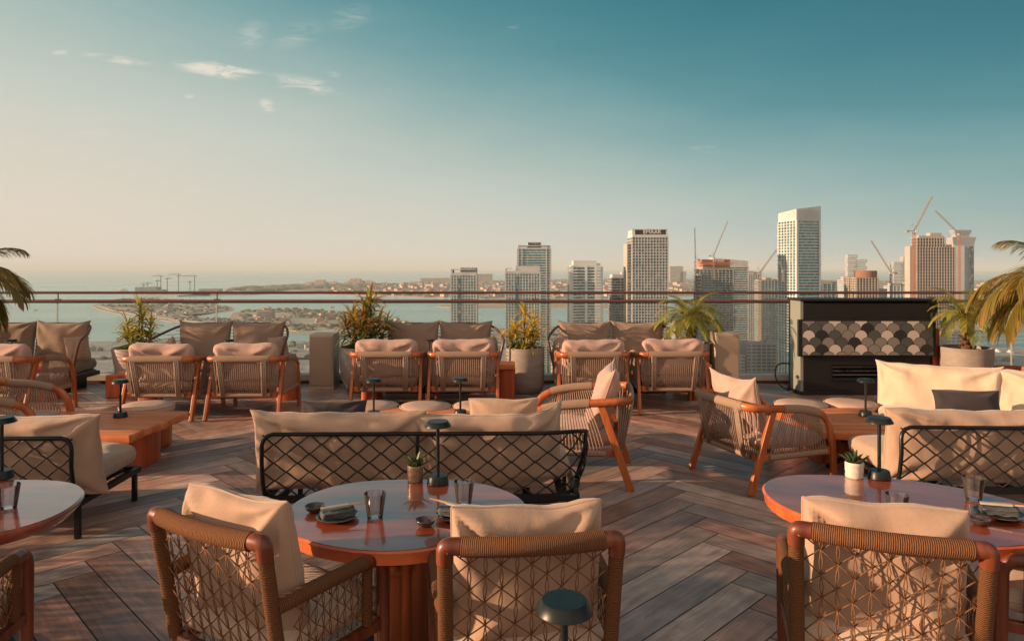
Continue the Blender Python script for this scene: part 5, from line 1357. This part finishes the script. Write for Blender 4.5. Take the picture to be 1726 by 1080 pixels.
t, W_, h, D = tower('raw concrete tower with green glass below, behind the left of the cabinet', 1284, 1333, 473, 1050, 30, 'skel', GLS, GREYC, nx=9, slabp=.4, st=1.1, pw=.9)
crown(t, W_, h, D, [(-.5, .5, 0, 1.2, 1), (-.3, -.1, 1.2, 3, .5), (.1, .4, 1.2, 2.2, .6)], CONC)
for k, (a, b, y_, Y_, lb) in enumerate([(1262, 1280, 462, 1300, 'slim pale block between the wedge crowned and concrete towers'), (1380, 1424, 478, 1400, 'wide teal glass block right of the tallest tower'), (1422, 1446, 472, 1300, 'slim pale block left of the orange brown one'), (1500, 1536, 482, 1500, 'low pale block left of the concrete grid tower')]):
    t, W_, h, D = tower(lb, a, b, y_, Y_, 24, 'grid', GLT if k == 1 else GLS, WHC if k != 1 else GREYC, nx=6, slabp=.3, pw=.7, group='mid distance blocks')
    crown(t, W_, h, D, [(-.4, .1, 0, 6, .5), (.15, .45, 0, 4, .4)], TANC)
t, W_, h, D = tower('orange brown block with a drum on its roof', 1444, 1480, 468, 1000, 34, 'skel', SHELL, TANC, nx=7, slabp=.5, st=1.3, pw=1.3)
m = MB(); m.lathe([(15, h), (15, h+10), (0, h+10)], 24, (6, 0, 0)); m.build('roof_drum', BROWNC, t, smooth='auto')
m = MB(); m.box((W_/2+7, 0, h/2-8), (14, 30, h-16)); m.build('low_wing', GREYC, t)
t, W_, h, D = tower('tan concrete tower with a dense grid of openings', 1546, 1610, 416, 950, 16, 'grid', SHELL, TANC, fl=4.1, nx=14, slabp=.25, pw=1.1, pierp=.5, st=1.25)
crown(t, W_, h, D, [(-.45, .22, 12.001, 3, .9), (-.12, .18, 15, 4, .6), (.25, .45, 0, 3, .6)], TANC)
m = MB(); m.box((-W_*.13, 0, h+6), (W_*.70, D-2, 12)); m.build('upper_core', SHELL, t); m = MB()
for k in range(4): m.box((-W_*.13, 0, h+4.1*k-.3), (W_*.74, D, 1.25))
for k in range(11): m.box((-W_*.5+W_*.74*k/10, -D/2-.1, h+6), (1.1, .9, 12.6))
m.build('upper_frame', TANC, t)
m = MB(); m.box((-W_/2-3.5, 4, h/2-2), (6.2, D*.8, h+6)); m.build('blank_side_wall', TANC, t)
m = MB(); m.box((W_*.42, -1, h-6), (W_*.17, D+2.5, 12.5)); m.build('cut_corner', CONC, t) if False else None
t, W_, h, D = tower('grey tower with a flared cap behind the concrete grid tower', 1607, 1642, 404, 1150, 18, 'plain', GREYC, GREYC, nx=2, slabp=-.3, pw=1.0, skip=(0, 1, 2), ny=1)
m = MB(); q_ = W_/2
m.loft([[V((sx*q_*k_, sy*D/2*k_, h+z)) for sx, sy in ((-1, -1), (1, -1), (1, 1), (-1, 1))] for k_, z in ((1, -14), (1.0, -8), (1.12, 2), (1.14, 4), (.66, 5), (.66, 8), (.82, 14), (.84, 16))]); m.build('flared_cap', GREYC, t)
m = MB(); m.box((-q_*.45, -D/2-.3, h/2), (q_*1.0, .8, h-20)); m.build('pale_face', WHC, t)
m = MB(); m.box((q_*.75, -D/2-.3, h/2), (q_*.4, .8, h-22)); m.build('glass_face', DKG, t)
# stepped twin hotel far right
for a, b, yt_, lb, steps in [(1426, 1442, 429, 'hazy stacked hotel, tall left block', 0), (1440, 1458, 437, 'hazy stacked hotel, left lower stack', 1), (1519, 1536, 432, 'hazy stacked hotel, tall right block', 0), (1503, 1520, 441, 'hazy stacked hotel, right lower stack', 1)]:
    p = gp((a+b)/2, 478, SEA+3); s = p.y/F; W_ = (b-a)*s; h = H+(HY-yt_)*s-p.z; t = thing('stacked_hotel', lb, 'hotel', p, 0, 'stacked blocks of the far hotel')
    m = MB(); n = 7
    for k in range(n): m.box(((-1)**k*W_*.05, 0, h*(k+.5)/n), (W_*(.9 if k % 2 else 1), 60, h/n*.93))
    m.build('wall', GREYC, t); m = MB()
    for k in range(n): m.box(((-1)**k*W_*.05, -30.5, h*(k+.5)/n), (W_*.8, 2, h/n*.3))
    m.build('window_band', WHC, t)
# low city blocks near the foot of the towers
rnd = random.Random(77)
lows = [(1196, 1250, 597, 641, 'grey block with window rows between the pale box and the long office block', GREYC), (1322, 1350, 590, 645, 'narrow block at the foot of the concrete tower beside the cabinet', GREYC), (1060, 1100, 575, 636, 'grey block behind the right half of the right taupe sofa', GREYC), (930, 965, 585, 640, 'teal grey block behind the left arm of the right taupe sofa', GREYC), (1135, 1165, 540, 585, 'mid rise block left of the scaffolded tower foot', GREYC), (1386, 1420, 497, 545, 'teal grey mid rise behind the cabinet top', GREYC), (1650, 1690, 520, 556, 'pale mid rise among the right hand palm fronds', GREYC), (1268, 1282, 500, 540, 'narrow pale mid rise beyond the orange crane', WHC), (1262, 1284, 530, 575, 'slim mid rise block left of the orange crane mast', GREYC), (1252, 1318, 578, 640, 'long low office block with rows of dark windows left of the cabinet', GREYW), (1128, 1196, 590, 640, 'low block behind the small palm', GREYW), (1015, 1060, 560, 600, 'low pale block behind the taupe sofa', BEIGE), (1584, 1622, 560, 640, 'green glass block behind the wide grey planter', GREYW),
        (1655, 1700, 497, 512, 'orange roofed block at the right edge on the shore', BEIGE), (1690, 1740, 487, 505, 'reddish block at the right edge behind the large palm', VW[0]), (1380, 1430, 478, 492, 'pale row of houses on the shore above the cabinet', BEIGE), (1660, 1720, 540, 552, 'low pavilion on the beach at the right', BEIGE)]
for a, b, y0, y1, lb, mt_ in lows:
    p = gp((a+b)/2, y1, SEA+3); s = p.y/F; h_ = (y1-y0)*s
    house(lb, 'building', 'low blocks by the harbour', (b-a)*s, 30, h_, max(2, int(h_/4.2)), p, 0, GREYW, mt_, WIN, 'low_block')
lb = 'small flat roofed harbour building below the left of the terrace'; b1 = None
for i in range(34):
    x = rnd.uniform(150, 600); y = rnd.choice([rnd.uniform(582, 596), rnd.uniform(600, 650)]); p = gp(x, y, SEA+3); k = rnd.uniform(.4, 1.0)
    if b1 is None: b1 = house(lb, 'building', 'harbour buildings at the lower left', 20, 12, 8, 2, p, .1, GREYW, GREYW, WIN, 'harbour_building')
    else: dup(b1, lb, p, rnd.choice((.1, .5, 1.2)), (k*rnd.uniform(.7, 1.8), k, k))
# boats
HULL = mat('white_hull', (.62, .60, .56), .4)
def boat(label, loc, rz, k, group='boats in the harbour', mast=0):
    t = thing('boat', label, 'boat', loc, rz, group); m = MB(); sec = []
    for f, w_ in ((-1, .8), (-.4, 1), (.2, .95), (.7, .55), (1, .06)):
        x = f*6; sec.append([V((x, -w_*2, 1.7)), V((x, -w_*1.5, 0)), V((x, 0, -.4)), V((x, w_*1.5, 0)), V((x, w_*2, 1.7))])
    m.loft(sec); m.build('hull', HULL, t, smooth='auto')
    m = MB(); m.box((-.8, 0, 2.5), (5, 2.6, 1.8), taper=(.7, .8)); m.build('cabin', WHC, t)
    if mast: m = MB(); m.tube([V((.5, 0, 1)), V((.5, 0, mast))], .12, 6); m.poly([(.3, 0, 3), (-4.5, .2, 3), (.3, 0, mast-1)]); m.build('mast', HULL, t)
    t.scale = (k, k, k); return t
bt = None
for i in range(34):
    x = 1370+rnd.random()*380; y = 592+rnd.choice((0, 8, 16, 24, 34))+rnd.random()*3; p = gp(x, y, SEA+3.2); lb = 'small white boat berthed in the marina at the right'
    if bt is None: bt = boat(lb, p, 1.4, 1.0, 'boats berthed in the marina')
    else: dup(bt, lb, p, 1.4+rnd.uniform(-.2, .2), (.8+rnd.random()*.6,)*3)
boat('sailing boat with a tall white mast in the water at the right', gp(1408, 580, SEA+.2), 1.2, 1.6, mast=16)
boat('lone motor boat on the water right of the left palm', gp(61, 549, SEA+.2), .2, 1.3)
boat('tiny boat on the water between the left palm and the first pane joint', gp(60, 523, SEA+.2), .6, 1.2)
boat('dark ship silhouette left of the far island', gp(206, 490.5, SEA+.2), 0, 6)
boat('small vessel near the horizon above the left rail', gp(82, 458.5, SEA+.2), 0, 14)
boat('white yacht on the pale water right of the first sofa', gp(560, 518, SEA+.2), .4, 1.6)
boat('white boat on the water beside the construction tower', gp(1266, 577, SEA+.2), .9, 1.5)

# cranes
def lattice(m, a, b, w_, n, r=.22):
    a, b = V(a), V(b); d = (b-a).normalized(); u = V((0, 1, 0)) if abs(d.y) < .9 else V((1, 0, 0)); s = d.cross(u).normalized(); u = s.cross(d)
    C4 = [s*w_/2+u*w_/2, s*w_/2-u*w_/2, -s*w_/2-u*w_/2, -s*w_/2+u*w_/2]
    for c in C4: m.bar(a+c, b+c, r, r)
    for i in range(n):
        p, q_ = a.lerp(b, i/n), a.lerp(b, (i+1)/n)
        for k in range(4):
            m.bar(p+C4[k], q_+C4[(k+1) % 4], r*.7, r*.7)
CRO = mat('orange_crane_paint', (.42, .17, .08), .6); CRW = mat('pale_crane_paint', (.34, .28, .25), .6); CRD = mat('dark_crane_steel', (.10, .10, .11), .6)
def crane(label, x, yb, yt, tipx, tipy, Y, mm, jm, w_=2.6, luff=True):
    s = Y/F; base = at(x, yb, Y); top = at(x, yt, Y); tip = at(tipx, tipy, Y)
    t = thing('tower_crane', label, 'crane', base, 0, 'cranes over the building sites'); hh = (top-base).z; J = tip-base
    m = MB(); lattice(m, (0, 0, 0), (0, 0, hh), w_, max(4, int(hh/5)), .35*w_/2.6); m.build('mast', mm, t)
    m = MB(); 
    d = (J-V((0, 0, hh))); lattice(m, (0, 0, hh+1.5), J, w_*.6, max(5, int(d.length/5)), .28*w_/2.6); m.build('jib', jm, t)
    sx = -1 if d.x > 0 else 1
    m = MB(); m.box((sx*w_*1.6, 0, hh+w_*.5), (w_*4, w_*.9, w_*.35)); m.box((sx*w_*3.2, 0, hh+w_*.2), (w_*1.2, w_, w_*1.0)); m.build('counter_jib', jm, t)
    m = MB(); m.box((-sx*w_*.7, -w_*.5, hh+w_*.3), (w_*.8, w_*.7, w_*.8)); m.build('cab', HULL, t)
    m = MB(); ap = V((sx*w_*1.0, 0, hh+w_*3.6)); m.bar((0, 0, hh), ap, w_*.14); m.bar((sx*w_*3, 0, hh+w_*.6), ap, w_*.1)
    if luff: m.bar(ap, J, w_*.035); m.build('tie_frame', jm, t)
    return t
crane('thin dark crane upright at the left of the scaffolded tower', 1172, 520, 438, 1171, 384, 985, CRD, CRD, 1.6)
crane('pale crane leaning right above the scaffolded tower', 1203, 470, 432, 1227, 372, 990, CRW, CRW, 1.8)
crane('orange crane left of the raw concrete tower, jib to the upper right', 1281, 575, 461, 1309, 421, 1000, CRO, CRW, 2.6)
crane('small grey crane at the left flank of the tallest tower', 1320, 475, 458, 1313, 440, 800, CRW, CRW, 1.6)
crane('crane above the orange brown block, jib to the upper left', 1502, 560, 461, 1468, 405, 1010, CRD, CRW, 2.4)
crane('tallest orange crane at the left of the concrete grid tower', 1541, 530, 391, 1571, 331, 935, CRO, CRW, 2.9)
crane('orange crane before the flare capped tower, jib to the upper left', 1617, 530, 396, 1576, 355, 1000, CRO, CRW, 2.6)
for i, (x, yt_, l) in enumerate([(271, 466, -14), (282, 470, 8), (265, 474, 7), (301, 463, -18), (328, 466, -30), (249, 478, 8), (320, 476, 3), (242, 480, -6)]):
    Y_ = gp(x, 493, SEA).y; s = Y_/F; t = thing('far_crane', ['hammerhead crane with its jib to the left above the long grey block', 'short hammerhead crane right of the tallest on the long grey block', 'low crane just left of the first hammerhead', 'tallest hammerhead crane in the middle of the far island', 'hammerhead crane with the longest jib on the far island', 'low crane over the long grey block', 'tiny crane near the pinkish block', 'lowest crane at the left end of the far island'][i], 'crane', at(x, 493, Y_), 0, 'cranes on the far island')
    hh = (493-yt_)*s; m = MB(); m.box((0, 0, hh/2), (3.4, 3.4, hh)); m.box((0, 0, hh+4), (2.5, 2.5, 10)); m.build('mast', CRD, t)
    m = MB(); m.box((l*s/2, 0, hh+2), (abs(l)*s, 3.2, 3.2)); m.box((-math.copysign(4*s, l)/2, 0, hh+2), (4*s, 4, 4)); m.bar((l*s*.7, 0, hh+2), (0, 0, hh+16), 1.2); m.build('jib', CRD, t)

# ================================================================ added hedges out of view at the left, put there to shade the terrace
for lb, loc, rz_, W_, hh in (('added unseen hedge in a long box that shades the terrace, the farther one', (-5.6, 3.05, 0), 92, 1.7, 1.75), ('added unseen hedge in a long box that shades the terrace, the nearer one', (-4.6, .95, 0), 80, .8, 1.75)):
    t = thing('shade_hedge', lb, 'hedge', loc, R(rz_), 'added shade hedges at the left')
    m = MB(); m.box((0, 0, .25), (W_, .5, .5)); m.build('planter_box', POTG, t, bevel=.01)
    m = MB(); rnd = random.Random(4)
    for i in range(int(3600*W_)):
        c = V((rnd.uniform(-W_/2, W_/2), rnd.uniform(-.22, .22), rnd.uniform(.5, hh))); a = rnd.uniform(0, 6.28); e_ = rnd.uniform(-.5, 1.2)
        leafblade(m, c, V((math.cos(a)*math.cos(e_), math.sin(a)*math.cos(e_), math.sin(e_))), .06, .03, .3, 2, .2, rnd.random()*.6)
    m.build('foliage', LEAF2, t, smooth=True)

# ================================================================ air
m = MB(); zt_ = 175.0; m.box((0, 30000, (SEA-6+zt_)/2), (139000, 79000, zt_-SEA+6)); 
hzm = bpy.data.materials.new('evening_haze'); hzm.use_nodes = True; nt = hzm.node_tree; nt.nodes.clear()
o_ = N(nt, 'ShaderNodeOutputMaterial'); pv = N(nt, 'ShaderNodeVolumePrincipled'); pv.inputs['Density'].default_value = 5.2e-5; pv.inputs['Color'].default_value = (.80, .95, 1.0, 1); pv.inputs['Anisotropy'].default_value = .0
L(nt, pv.outputs[0], o_.inputs['Volume']); hz_ = m.build('haze', hzm); struct(hz_, 'stuff')
hzm.volume_intersection_method if False else None
